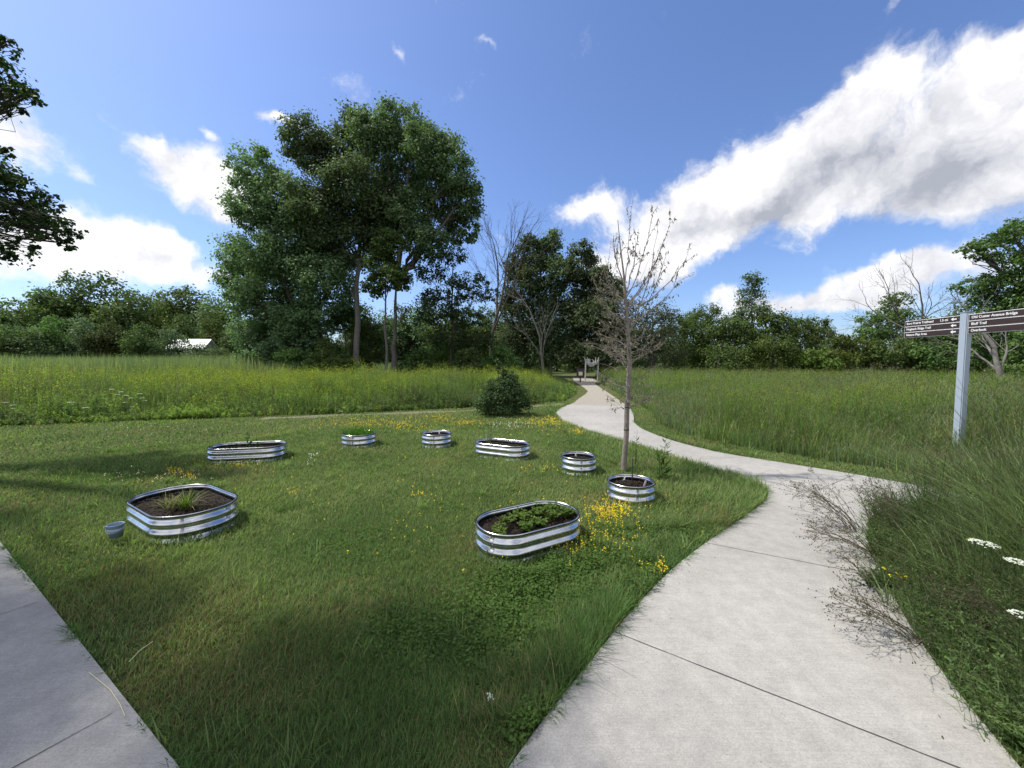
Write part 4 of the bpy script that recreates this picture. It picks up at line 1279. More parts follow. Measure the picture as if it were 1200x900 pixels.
def raised_bed(name, label, cx, cy, L, Wd, ang, hgt=.238, group='corrugated steel beds on the lawn', tilt=(0, 0)):
    t = thing(name, label, 'raised bed', (cx, cy, 0), group, math.radians(ang))
    t.rotation_euler = (tilt[0], tilt[1], math.radians(ang))
    r = min(L, Wd) / 2 * (1.0 if L == Wd else .93)
    ol = outline(L, Wd, r)
    waves = 3.0
    prof = []
    z0, z1 = -.03, hgt - .012
    for k in range(61):
        u = k / 60
        prof.append((0.0115 * math.cos(2 * math.pi * waves * (1 - u) + math.pi * .55), z0 + (z1 - z0) * u))
    V, F = sweep(prof, ol)
    link_mesh('corrugated_wall', V, F, MAT['steel'], t, smooth=True)
    inner = [(o_ - .003, z) for o_, z in prof]
    V, F = sweep(inner, ol)
    link_mesh('liner', V, [tuple(reversed(f_)) for f_ in F], MAT['steel'], t, smooth=True)
    rim = []
    for k in range(13):
        a = math.radians(-250 + 320 * k / 12)
        rim.append((-.006 + .0085 * math.cos(a), hgt - .006 + .0085 * math.sin(a)))
    V, F = sweep(rim, ol)
    link_mesh('rim', V, F, MAT['steel'], t, smooth=True)
    edge = []
    for k in range(9):
        a = math.radians(20 + 140 * k / 8)
        edge.append((.0075 + .006 * math.cos(a) , hgt - .004 + .007 * math.sin(a)))
    edge = [(.004, hgt - .014)] + [(.004 + .0055 * math.cos(math.radians(a)), hgt - .006 + .0065 * math.sin(math.radians(a))) for a in range(-60, 61, 20)]
    V, F = sweep(edge, ol)
    link_mesh('rubber_edge', V, F, MAT['rubber'], t, smooth=True)
    # soil: rings shrinking to the middle
    V = []; F = []
    zs = hgt - .075
    rings = 9
    n = len(ol)
    for k in range(rings):
        f_ = 1 - k / rings
        for x, y, nx, ny in ol:
            xx, yy = (x - nx * .006) * f_, (y - ny * .006) * f_
            V.append((xx, yy, zs + (0 if k == 0 else .018 * rngb.normal() * .5 + .02 * math.sin(7 * xx + 3) * math.cos(6 * yy))))
    V.append((0, 0, zs))
    for k in range(rings - 1):
        for i in range(n):
            j = (i + 1) % n
            F.append((k * n + i, k * n + j, (k + 1) * n + j, (k + 1) * n + i))
    for i in range(n):
        F.append(((rings - 1) * n + i, (rings - 1) * n + (i + 1) % n, rings * n))
    # crumbs of mulch
    link_mesh('soil', V, F, MAT['soil'], t, smooth=False)
    A = Acc()
    m = int(1500 * L * Wd) + 150
    u, v_ = rngb.uniform(-.5, .5, m) * (L - .06), rngb.uniform(-.5, .5, m) * (Wd - .06)
    uu = np.maximum(np.abs(u) - (L / 2 - r), 0); vv = np.maximum(np.abs(v_) - (Wd / 2 - r), 0)
    k = np.hypot(uu, vv) < r - .02
    u, v_ = u[k], v_[k]; m = len(u)
    cc = lerp(np.array((.022, .014, .009)), np.array((.075, .05, .032)), rngb.rand(m) ** 2)
    A.add(*leaves(np.stack([u, v_, zs + rngb.uniform(.005, .03, m)], 1), rngb.normal(0, .6, (m, 3)) + np.array((0, 0, .6)), rngb.uniform(.01, .035, m), .009, cc, rngb))
    A.build('mulch', MAT['petal'], t)
    # seams and bolts
    seams = [len(ol) * f_ // 12 for f_ in ((1, 5, 7, 11) if L != Wd else (9,))]
    for si in seams:
        x, y, nx, ny = ol[si]
        SV = []
        for (o_, z) in prof[6:]:
            for w_ in (-.014, .014):
                SV.append((x + nx * (o_ + .0022) - ny * w_, y + ny * (o_ + .0022) + nx * w_, z))
            for w_ in (-.014, .014):
                SV.append((x + nx * (o_ + .0004) - ny * w_, y + ny * (o_ + .0004) + nx * w_, z))
        SF = []
        for k in range(len(prof) - 7):
            a_ = k * 4
            SF += [(a_, a_ + 1, a_ + 5, a_ + 4), (a_ + 2, a_, a_ + 4, a_ + 6), (a_ + 1, a_ + 3, a_ + 7, a_ + 5)]
        link_mesh('seam', SV, SF, MAT['seam'], t, smooth=False)
        for q_ in range(3):
            zc = .045 + q_ * .082
            c = Vector((x + nx * .012, y + ny * .012, zc))
            nv = Vector((nx, ny, 0))
            u_ = Vector((-ny, nx, 0)); w_ = Vector((0, 0, 1))
            V = [c + nv * .005]
            for k in range(6):
                a = k * math.pi / 3
                V.append(c + u_ * .007 * math.cos(a) + w_ * .007 * math.sin(a) + nv * .004)
            for k in range(6):
                a = k * math.pi / 3
                V.append(c + u_ * .007 * math.cos(a) + w_ * .007 * math.sin(a) - nv * .004)
            F = [(0, 1 + k, 1 + (k + 1) % 6) for k in range(6)] + [(1 + k, 7 + k, 7 + (k + 1) % 6, 1 + (k + 1) % 6) for k in range(6)]
            link_mesh('bolt', V, F, MAT['bolt'], t)
    return t, zs


bl = ['large oval corrugated steel bed of dark soil with one grass tuft, beside the blue bucket', 'large oval corrugated steel bed crowded with pale leafy seedlings, nearest the path',
      'long oval corrugated steel bed with a dark sprig standing up, far left of the lawn', 'long oval corrugated steel bed set slanting, between the small round beds in the middle',
      'small round corrugated steel bed overflowing with bright green grass', 'small round corrugated steel bed below the yellow flower patch, left of the slanting oval bed',
      'small round empty looking corrugated steel bed left of the young tree', 'small round corrugated steel bed of brown mulch right in front of the young tree']
bt = []
for (cx, cy, L, Wd, a), lab in zip(BEDS, bl):
    bt.append(raised_bed('raised_bed', lab, cx, cy, L, Wd, a, tilt=(rngb.uniform(-.012, .012), rngb.uniform(-.012, .012))))
ZS = bt[0][1]


def tuft(name, label, loc, n, h, spread, colr, rng, wd=.006, cat='grass tuft', dry=.0):
    t = Acc()
    x = rng.normal(0, .02, n); y = rng.normal(0, .02, n)
    az = rng.uniform(0, 6.28, n)
    K = 6
    tt = np.linspace(0, 1, K)[None]
    hh = h * rng.uniform(.5, 1.1, n); out = spread * rng.uniform(.1, 1, n)
    paths = np.stack([x[:, None] + np.cos(az)[:, None] * out[:, None] * tt ** 1.4, y[:, None] + np.sin(az)[:, None] * out[:, None] * tt ** 1.4, hh[:, None] * (1.5 * tt - (out / spread)[:, None] * .95 * tt ** 2.4)], -1)
    side = np.stack([-np.sin(az), np.cos(az), np.zeros(n)], 1)
    c = np.tile(colr, (n, 1)) * rng.uniform(.7, 1.3, (n, 1))
    k = rng.rand(n) < dry
    c[k] = np.array((.42, .36, .17)) * rng.uniform(.7, 1.1, (k.sum(), 1))
    t.add(*ribbons(paths, wd * np.array([.8, 1, 1, .8, .5, .05])[None] * np.ones((n, 1)), side, c))
    o_ = t.build(name, MAT['blade'])
    o_.location = loc
    tag(o_, label, cat)
    return o_


def in_bed(i, u, v):
    cx, cy, L, Wd, a = BEDS[i]
    a = math.radians(a)
    return (cx + u * math.cos(a) - v * math.sin(a), cy + u * math.sin(a) + v * math.cos(a))


rng = np.random.RandomState(95)
x, y = in_bed(0, .12, -.02)
tuft('ornamental_grass', 'fountain of green and straw grass planted in the bed beside the bucket', (x, y, ZS), 95, .17, .34, np.array((.10, .17, .035)), rng, dry=.28)
x, y = in_bed(0, -.02, -.10)
tuft('ornamental_grass', 'small dry grass clump in front of the green fountain grass in the bed', (x, y, ZS), 26, .15, .22, np.array((.10, .15, .035)), rng, dry=.8)
x, y = in_bed(4, 0, 0)
acc = Acc()
m = 900
aa = rng.uniform(0, 6.28, m); rr = .27 * np.sqrt(rng.rand(m))
acc.add(*grass_blades(rng, x + rr * np.cos(aa), y + rr * np.sin(aa), rng.uniform(.10, .25, m), np.full(m, .009), rng.uniform(.1, .7, m), lerp(np.array((.06, .14, .02)), np.array((.12, .22, .03)), rng.rand(m)), z0=ZS - .02))
tag(acc.build('bed_grass', MAT['blade']), 'thick bright green grass filling a small round steel bed', 'grass', kind='stuff')
# seedlings in bed B: several low leafy clumps
seed_pos = [(-.34, -.02), (-.20, .10), (-.10, -.12), (.02, .06), (.08, -.06), (.16, .14), (.24, -.02), (.34, .08), (.30, .16), (-.02, .16), (-.40, -.10), (.40, -.04)]
t0 = None
sl = ['leafy seedling clump at the left tip of the seedling bed', 'leafy seedling clump near the left back wall of the seedling bed', 'leafy seedling clump at the front wall of the seedling bed', 'leafy seedling clump in the centre of the seedling bed', 'leafy seedling clump right of centre front in the seedling bed',
      'leafy seedling clump at the back wall of the seedling bed', 'leafy seedling clump in the right half of the seedling bed', 'leafy seedling clump near the right tip of the seedling bed', 'leafy seedling clump in the back right curve of the seedling bed', 'leafy seedling clump centre back in the seedling bed', 'lowest leafy seedling clump at the left front curve of the seedling bed', 'leafy seedling clump at the right front curve of the seedling bed']
for i, (u, v) in enumerate(seed_pos):
    x, y = in_bed(1, u * .95, v)
    if t0 is None:
        t0, _ = leafy_stems('seedling', sl[0], 'seedling', (x, y, ZS), 22, .085, .10, .042, .026, 9, np.array((.13, .20, .045)), rng, 'seedlings in the steel bed')
    else:
        copy_tree(t0, (x, y, ZS), i * 1.3, (.8 + .1 * (i % 5), .8 + .1 * (i % 4), .8 + .12 * (i % 4)), sl[i])
x, y = in_bed(2, .0, .05)
leafy_stems('tomato_plant', 'single dark leafy sprig standing in the far left oval bed', 'plant', (x, y, ZS), 2, .42, .06, .10, .05, 14, np.array((.04, .085, .03)), rng)
for k_, (u, v) in enumerate(((-.25, .0), (-.12, -.05), (.15, .02))):
    x, y = in_bed(2, u, v)
    leafy_stems('seedling', ['low dark seedling at the left in the far left oval bed', 'low dark seedling left of the sprig in the far left oval bed', 'low dark seedling right of the sprig in the far left oval bed'][k_], 'seedling', (x, y, ZS), 4, .12, .06, .06, .03, 6, np.array((.05, .09, .03)), rng)
x, y = in_bed(3, -.30, .02)
leafy_stems('sage_plant', 'wispy silvery green plant at the left end of the slanting oval bed', 'plant', (x, y, ZS), 9, .40, .13, .05, .010, 16, np.array((.20, .25, .18)), rng)
x, y = in_bed(3, .10, .02)
leafy_stems('sage_plant', 'single thin grey green shoot in the middle of the slanting oval bed', 'plant', (x, y, ZS), 1, .48, .02, .04, .010, 14, np.array((.20, .25, .18)), rng)
for k_, (u, v) in enumerate(((-.05, .02), (.28, 0))):
    x, y = in_bed(3, u, v)
    leafy_stems('seedling', ['low green seedling near the middle of the slanting oval bed', 'low green seedling in the right end of the slanting oval bed'][k_], 'seedling', (x, y, ZS), 5, .09, .06, .05, .02, 6, np.array((.07, .11, .05)), rng)
x, y = in_bed(6, -.03, 0)
leafy_stems('seedling', 'tiny dark seedling in the round bed left of the young tree', 'seedling', (x, y, ZS), 4, .09, .05, .05, .02, 6, np.array((.07, .09, .05)), rng)
# little white plant tag in the mulch bed
x, y = in_bed(7, .14, -.02)
v, f = boxv(-.011, -.0015, -.03, .011, .0015, .085)
o = link_mesh('plant_tag', v, f, MAT['white'])
o.location = (x, y, ZS); o.rotation_euler = (.15, .25, .3)
tag(o, 'small white plant tag stuck in the mulch of the round bed', 'plant tag')

# bucket by bed A
def lathe(prof, n=28):
    V = []; F = []
    for k in range(n):
        a = 2 * math.pi * k / n
        for r, z in prof: V.append((r * math.cos(a), r * math.sin(a), z))
    K = len(prof)
    for k in range(n):
        j = (k + 1) % n
        for i in range(K - 1): F.append((k * K + i, j * K + i, j * K + i + 1, k * K + i + 1))
    return V, F


bk = thing('bucket', 'small translucent bluish bucket on the grass by the left bed', 'bucket', (-3.53, 3.36, .05), rz=.4)
bk.scale = (.66, .66, .92)
V, F = lathe([(.001, .004), (.062, .004), (.068, 0), (.085, .115), (.088, .118), (.092, .118), (.092, .126), (.083, .126), (.081, .118), (.066, .012), (.001, .010)])
link_mesh('body', V, F, MAT['bucket'], bk, smooth=True)
V, F = lathe([(.076, .055), (.0795, .056), (.0835, .088), (.0802, .089)])
link_mesh('band', V, F, MAT['post'], bk, smooth=True)
hp = np.array([[(-.094 * math.cos(a), -.094 * math.sin(a) - .006, .112 - .055 * math.sin(a)) for a in np.linspace(0, math.pi, 14)]])
B = Acc(); B.add(*strands(hp, np.full((1, 14), .0035), np.ones((1, 3)), 6))
link_mesh('handle', np.concatenate(B.V), np.concatenate(B.F), MAT['bucket'], bk, smooth=True)
v, f = boxv(-.035, -.098, .03, .035, -.084, .085)
# spout-like pour lip on the left
V = [(-.085, -.03, .118), (-.085, .03, .118), (-.122, 0, .108), (-.075, -.02, .06), (-.075, .02, .06), (-.095, 0, .055)]
link_mesh('pour_lip', V, [(0, 1, 2), (0, 2, 5, 3), (1, 4, 5, 2), (3, 5, 4)], MAT['bucket'], bk)

# ------------------------------------------------------------------ the dying young tree
rng = np.random.RandomState(101)
TB = (1.66, 5.62, 0)
yt = thing('young_tree', 'dying young tree with brown withered leaves and upright bare twigs behind a small round bed', 'tree', TB)
q2 = lambda px, py, dy=0.0: np.array(P(px, py, TB[1] + dy)) - np.array(TB)
B = Acc()
tr_pts = np.array([(0, 0, -.1), q2(731, 545), q2(734, 510), q2(735, 470), q2(738, 430), q2(736, 390), q2(733, 350), q2(731, 322), q2(727, 290), q2(724, 258)])
tr_r = np.array([.050, .042, .037, .034, .034, .028, .022, .014, .008, .004])
B.add(*strands(tr_pts[None], tr_r[None], np.ones((1, 3)), 10))
link_mesh('trunk', np.concatenate(B.V), np.concatenate(B.F), MAT['youngbark'], yt, smooth=True)
main = [((734, 365), (703, 300)), ((733, 350), (765, 250)), ((733, 358), (785, 262)), ((735, 370), (806, 297)), ((733, 345), (748, 268)), ((732, 335), (738, 262)), ((735, 380), (795, 330)), ((734, 372), (712, 318)), ((736, 392), (780, 300)), ((735, 385), (700, 340)),
        ((736, 395), (770, 275)), ((734, 362), (776, 285)), ((733, 340), (719, 276))]
pts = []; rad = []
for i, (a, b_) in enumerate(main):
    p0 = q2(*a); p1 = q2(b_[0], b_[1], rng.uniform(-.35, .35))
    t = np.linspace(0, 1, 8)
    mid = p0 * .45 + p1 * .55 + np.array(((p1[0] - p0[0]) * .22, 0, -(p1[2] - p0[2]) * .06))
    pp = ((1 - t) ** 2)[:, None] * p0 + (2 * t * (1 - t))[:, None] * mid + (t ** 2)[:, None] * p1
    pp[1:-1] += rng.normal(0, .008, (6, 3))
    pts.append(pp); rad.append(np.linspace(.010, .0026, 8))
for i in range(66):
    z = rng.uniform(.85, 2.6) if i > 20 else rng.uniform(.85, 1.9)
    zz = tr_pts[:, 2]
    x0 = np.interp(z, zz, tr_pts[:, 0])
    a = rng.uniform(0, 6.28)
    L = rng.uniform(.25, .75) * (1 - .25 * abs(z - 1.7))
    p0 = np.array((x0, 0, z))
    rise = rng.uniform(-.1, .55)
    p1 = p0 + np.array((math.cos(a) * L * .85, math.sin(a) * L * .85, L * rise))
    t = np.linspace(0, 1, 8)
    mid = (p0 + p1) / 2 + np.array((0, 0, .12 * L))
    pp = ((1 - t) ** 2)[:, None] * p0 + (2 * t * (1 - t))[:, None] * mid + (t ** 2)[:, None] * p1
    pp[1:-1] += rng.normal(0, .01, (6, 3))
    pts.append(pp); rad.append(np.linspace(.006, .0018, 8))
nmain = len(pts)
tw = []; twr = []
for i in range(nmain):
    for _ in range(6 if i < 13 else 3):
        k = rng.randint(2, 8)
        d = unit(pts[i][k] - pts[i][k - 1])
        s = unit(rng.normal(size=3)); s = unit(s - d * s.dot(d))
        ang = rng.uniform(.3, .75)
        dd = d * math.cos(ang) + s * math.sin(ang); dd[2] += .25
        L = rng.uniform(.12, .32)
        t = np.linspace(0, 1, 8)[:, None]
        tw.append(pts[i][k] + dd * L * t + rng.normal(0, .004, (8, 3)) * t); twr.append(np.linspace(.0028, .0013, 8))
B = Acc()
B.add(*strands(np.array(pts), np.array(rad), np.ones((len(pts), 3)), 5))
B.add(*strands(np.array(tw), np.array(twr), np.ones((len(tw), 3)), 3))
link_mesh('branch', np.concatenate(B.V), np.concatenate(B.F), MAT['youngbark'], yt, smooth=True)
A = Acc()
allp = np.array(pts[:13] * 8 + pts[13:] * 2 + tw[:78] * 3 + tw[78:])
m = 3000
ii = rng.randint(0, len(allp), m); kk = rng.uniform(1.5, 7, m)
k0 = np.minimum(kk.astype(int), 6); fr = (kk - k0)[:, None]
c = allp[ii, k0] * (1 - fr) + allp[ii, k0 + 1] * fr
keep = (c[:, 2] < 2.35) | (rng.rand(m) < .75)
c = c[keep]; m = len(c)
d = unit(np.stack([rng.normal(0, .45, m), rng.normal(0, .45, m), -np.ones(m)], 1))
L = rng.uniform(.03, .07, m)
cc = lerp(np.array((.15, .13, .11)), np.array((.30, .27, .23)), rng.rand(m))
A.add(*leaves(c + d * L[:, None] * .5, rng.normal(0, 1, (m, 3)), L, L * .30, cc, rng, direction=d))
A.build('withered_leaves', MAT['petal'], yt)
# trunk tie bands
for zz in (.62, .95):
    xx = np.interp(zz, tr_pts[:, 2], tr_pts[:, 0])
    rr = np.interp(zz, tr_pts[:, 2], tr_r) + .003
    V, F = lathe([(rr - .006, -.008), (rr, -.008), (rr, .008), (rr - .006, .008)])
    link_mesh('trunk_tie', [(a + xx, b_ + np.interp(zz, tr_pts[:, 2], tr_pts[:, 1]), c_ + zz) for a, b_, c_ in V], F, MAT['rubber'], yt, smooth=True)
# thin stake in front
B = Acc(); B.add(*strands(np.array([[(1.46, 4.62, .10), (1.463, 4.62, .32), (1.465, 4.62, .44)]]), np.full((1, 3), .006), np.ones((1, 3)), 6))
tag(link_mesh('stake', np.concatenate(B.V), np.concatenate(B.F), MAT['rubber']), 'short dark metal stake between the mulch bed and the young tree trunk', 'stake')

# ------------------------------------------------------------------ signpost
SX, SY = 7.62, 6.52
sp = thing('signpost', 'grey steel signpost carrying brown direction boards with white lettering at the meadow edge', 'signpost', (SX, SY, 0), rz=math.radians(-3.0))
def bevel_box(name, x0, y0, z0, x1, y1, z1, mat, parent, bev=.006):
    import bmesh
    v, f = boxv(x0, y0, z0, x1, y1, z1)
    bm = bmesh.new()
    vs = [bm.verts.new(q_) for q_ in v]
    for q_ in f: bm.faces.new([vs[i] for i in q_])
    bmesh.ops.bevel(bm, geom=bm.edges[:], offset=bev, segments=2, affect='EDGES')
    me = bpy.data.meshes.new(name); bm.to_mesh(me)
    me.materials.append(mat)
    ob = bpy.data.objects.new(name, me); COL.objects.link(ob); ob.parent = parent
    return ob
bevel_box('post', -.05, -.06, -.1, .05, .06, 2.44, MAT['post'], sp, .012)
bevel_box('post_cap', -.054, -.064, 2.437, .054, .064, 2.448, MAT['post'], sp, .004)
BOARDS = [(0, .98, ('Euro Prairie Trailhead', 'Hogback Ridge Trail', 'Nature Play Area'), ('1.5 mi', '', ''), True),
          (1, 1.05, ('Old Custer Avenue Bridge', 'Bluff Trail', 'Overlook'), ('', '', ''), False)]


def text_mesh(name, body, size, parent, loc, rot, mat):
    cu = bpy.data.curves.new(name, 'FONT')
    cu.body = body
    cu.size = size
    cu.extrude = .0006
    cu.offset = size * .022
    cu.align_x = 'LEFT'; cu.align_y = 'CENTER'
    ob = bpy.data.objects.new(name, cu)
    COL.objects.link(ob)
    dg = bpy.context.evaluated_depsgraph_get()
    me = bpy.data.meshes.new_from_object(ob.evaluated_get(dg))
    bpy.data.objects.remove(ob)
    me.materials.clear(); me.materials.append(mat)
    o_ = bpy.data.objects.new(name, me)
    COL.objects.link(o_)
    o_.parent = parent; o_.location = loc; o_.rotation_euler = rot
    return o_


BH = .108
for side, ln, names, dist, left in BOARDS:
    for k in range(3):
        zc = 2.40 - BH * (k + .5)
        y0, y1 = (.062, .062 + ln) if side == 0 else (-.062 - ln, -.062)
        fr = bevel_box('direction_board', -.028, y0, zc - BH / 2 + .001, .0, y1, zc + BH / 2 - .001, MAT['white'], sp, .003)
        pn = bevel_box('board_face', -.031, y0 + .008, zc - BH / 2 + .008, -.026, y1 - .008, zc + BH / 2 - .008, MAT['board'], fr, .0012)
        # facing -X: reading direction runs from +Y to -Y
        rot = (math.pi / 2, 0, -math.pi / 2)
        xt = -.0325
        text_mesh('lettering', names[k], .056, fr, (xt, y1 - .045, zc), rot, MAT['white'])
        for by in ((y0 + .022, y1 - .022)):
            for bz in (zc,):
                ang_ = np.linspace(0, 2 * math.pi, 7)[:-1]
                BV = [(xt - .003, by, bz)] + [(xt - .002, by + .006 * math.cos(a), bz + .006 * math.sin(a)) for a in ang_] + [(xt + .003, by + .006 * math.cos(a), bz + .006 * math.sin(a)) for a in ang_]
                link_mesh('bolt', BV, [(0, 1 + (i + 1) % 6, 1 + i) for i in range(6)] + [(1 + i, 1 + (i + 1) % 6, 7 + (i + 1) % 6, 7 + i) for i in range(6)], MAT['bolt'], fr)
        if dist[k]:
            text_mesh('lettering', dist[k], .056, fr, (xt, y0 + .33, zc), rot, MAT['white'])
        ya = y0 + .10 if side == 0 else y0 + .06
        s_ = 1 if side == 0 else -1
        # arrow: head and shaft, thin solid
        pts_ = [(ya + s_ * .045, 0), (ya + s_ * .005, .030), (ya + s_ * .005, .010), (ya - s_ * .045, .010), (ya - s_ * .045, -.010), (ya + s_ * .005, -.010), (ya + s_ * .005, -.030)]
        V = [(xt, a, zc + b_) for a, b_ in pts_] + [(xt + .0012, a, zc + b_) for a, b_ in pts_]
        n_ = len(pts_)
        F = [(0, 1, 6), (1, 2, 5, 6), (2, 3, 4, 5)] + [(i, i + n_, (i + 1) % n_ + n_, (i + 1) % n_) for i in range(n_)]
        link_mesh('arrow', V, F, MAT['white'], fr)

# ------------------------------------------------------------------ wooden arch and small notice at the end of the path
ar = thing('wooden_arch', 'pale branching wooden arch over the gravel path in front of the dark grove', 'arch', (P(693, 448, 34)[0], 34, 0))
s = 34 / FPX
B = Acc()
pw = -.55; pe = .55
paths_, rads_ = [], []
for x0 in (pw, pe):
    top = 1.95 if x0 < 0 else 1.9
    paths_.append(np.linspace((x0, 0, -.1), (x0 + .04, 0, top), 8)); rads_.append(np.full(8, .055))
B.add(*strands(np.array(paths_), np.array(rads_), np.ones((2, 3)), 8))
link_mesh('post', B.V[0][:64], B.F[0][:56], MAT['pale_wood'], ar, smooth=True)
link_mesh('post', B.V[0][64:], B.F[0][56:] - 64, MAT['pale_wood'], ar, smooth=True)
rngA = np.random.RandomState(7)
br = []
for k in range(26):
    x0 = rngA.uniform(-.55, .55)
    a = rngA.uniform(-.9, .9)
    L = rngA.uniform(.35, .7)
    zb = 1.25 + .45 * abs(x0) / .55 * .6
    t = np.linspace(0, 1, 8)[:, None]
    br.append(np.array((x0, rngA.uniform(-.06, .06), zb)) + np.array((math.sin(a) * L, 0, math.cos(a) * L)) * t + np.array((a * .15, 0, 0)) * t ** 2)
for k in range(9):
    t = np.linspace(0, 1, 8)
    br.append(np.stack([-.55 + 1.1 * t, np.full(8, rngA.uniform(-.05, .05)), 1.75 - .45 * np.sin(t * math.pi) * rngA.uniform(.3, 1.2) + 0 * t], 1))
B = Acc(); B.add(*strands(np.array(br), np.tile(np.linspace(.045, .022, 8), (len(br), 1)), np.ones((len(br), 3)), 5))
link_mesh('branchwork', np.concatenate(B.V), np.concatenate(B.F), MAT['pale_wood'], ar, smooth=True)
ns = thing('notice_sign', 'small cream notice on a dark board left of the wooden arch', 'sign', (P(680, 447, 31.5)[0], 31.5, 0))
bevel_box('post', -.05, -.05, -.1, .05, .05, .95, MAT['board'], ns, .005)
bevel_box('backboard', -.32, -.09, .42, .32, -.052, 1.12, MAT['board'], ns, .01)
bevel_box('notice', -.16, -.10, .56, .16, -.0925, .86, MAT['cream'], ns, .002)

# ------------------------------------------------------------------ right foreground verge
rng = np.random.RandomState(111)
VP = WEDGE + [(4.6, .2), (1.3, .2)]
acc = Acc()
n = 85000
x = rng.uniform(1.3, 4.9, n); y = rng.uniform(.7, 4.0, n)
k = inpoly(x + .10 * snoise(x, y, 4.0, off=9) + rng.normal(0, .03, n), y, VP) & (x / y < 2.4)
x, y = x[k], y[k]
dd = np.minimum(pdist(x, y, WEDGE) / .8, 1)
k = rng.rand(len(x)) < (.35 + .65 * dd)
x, y, dd = x[k], y[k], dd[k]
m = len(x)
print('verge blades', m)
dd2 = np.clip((x - 2.6) / 1.6, 0, 1)
far_ = np.clip((x / y - 1.24) / .12, 0, 1) * np.clip((x - 3.2) / .6, 0, 1)
h = (.25 + .42 * dd ** .8 + .34 * dd2 * np.maximum(dd, .5) + .45 * far_) * rng.uniform(.3, 1.2, m) * np.clip(.85 + .45 * snoise(x, y, 3.2, off=7), .35, 1.4)
c = lerp(np.array((.12, .19, .085)), np.array((.26, .32, .16)), np.clip(.5 + .6 * snoise(x, y, 3.0, off=2) + rng.normal(0, .3, m), 0, 1)) * rng.uniform(.7, 1.35, (m, 1))
ks = rng.rand(m) < .10
c[ks] = np.array((.17, .14, .085)) * rng.uniform(.5, 1.1, (ks.sum(), 1))
acc.add(*grass_blades(rng, x, y, h, np.where(rng.rand(m) < .12, rng.uniform(.005, .009, m), rng.uniform(.0018, .0045, m)), rng.uniform(.15, 1.1, m), c, K=4, leandir=np.where(rng.rand(m) < .35, 3.2, rng.uniform(0, 6.28, m))))
# wiry branching stems rising out of it
ms_ = 3600
x = rng.uniform(1.5, 4.8, ms_); y = rng.uniform(.8, 3.9, ms_)
k = inpoly(x, y, VP); x, y = x[k], y[k]; ms_ = len(x)
dd = np.minimum(pdist(x, y, WEDGE) / .8, 1)
K = 6; u = np.linspace(0, 1, K)[None]
hh = (.34 + .44 * dd + .36 * np.clip((x - 2.6) / 1.4, 0, 1) + .45 * np.clip((x / y - 1.24) / .12, 0, 1) * np.clip((x - 3.2) / .6, 0, 1)) * rng.uniform(.5, 1.1, ms_)
az = 3.0 + rng.normal(0, 1.0, ms_); ou = rng.uniform(.1, .6, ms_) * hh
pth = np.stack([x[:, None] + np.cos(az)[:, None] * ou[:, None] * u ** 1.6, y[:, None] + np.sin(az)[:, None] * ou[:, None] * u ** 1.6, hh[:, None] * u], -1)
cst = lerp(np.array((.09, .135, .05)), np.array((.19, .18, .10)), rng.rand(ms_))
acc.add(*strands(pth, np.tile(np.linspace(.0020, .0008, K), (ms_, 1)), cst, 3))
ix = np.repeat(np.arange(ms_), 7)
kk = rng.randint(2, K - 1, len(ix))
st0 = pth[ix, kk]; dr = unit(np.stack([rng.normal(0, .8, len(ix)), rng.normal(0, .8, len(ix)), rng.uniform(.2, 1.2, len(ix))], 1)) * rng.uniform(.05, .16, len(ix))[:, None]
br_ = st0[:, None, :] + dr[:, None, :] * np.linspace(0, 1, 3)[None, :, None]
acc.add(*strands(br_, np.full((len(ix), 3), .0008), cst[ix], 3))
acc.add(*leaves(br_[:, -1], rng.normal(0, 1, (len(ix), 3)), np.full(len(ix), .010), .007, cst[ix] * rng.uniform(.6, 1.3, (len(ix), 1)), rng))
acc.add(*leaves(br_[:, 1], rng.normal(0, .6, (len(ix), 3)) + np.array((0, 0, .5)), rng.uniform(.015, .035, len(ix)), .006, lerp(np.array((.06, .10, .03)), np.array((.12, .17, .05)), rng.rand(len(ix))), rng))
# small leaves through the mass
m = 120000
x = rng.uniform(1.4, 4.9, m); y = rng.uniform(.7, 4.0, m)
k = inpoly(x, y, VP)
x, y = x[k], y[k]; m = len(x)
dd = np.minimum(pdist(x, y, WEDGE) / .7, 1)
z = (.14 + .42 * dd + .25 * np.clip((x - 2.6) / 1.6, 0, 1) * dd) * rng.rand(m) ** .6
c = lerp(np.array((.10, .17, .06)), np.array((.21, .30, .10)), rng.rand(m))
acc.add(*leaves(np.stack([x, y, z], 1), rng.normal(0, .7, (m, 3)) + np.array((0, 0, .7)), rng.uniform(.018, .042, m), rng.uniform(.005, .012, m), c, rng))
tag(acc.build('verge_plants', MAT['blade']), 'dense wild tangle of fine stems and leaves filling the verge right of the path', 'verge plants', kind='stuff')


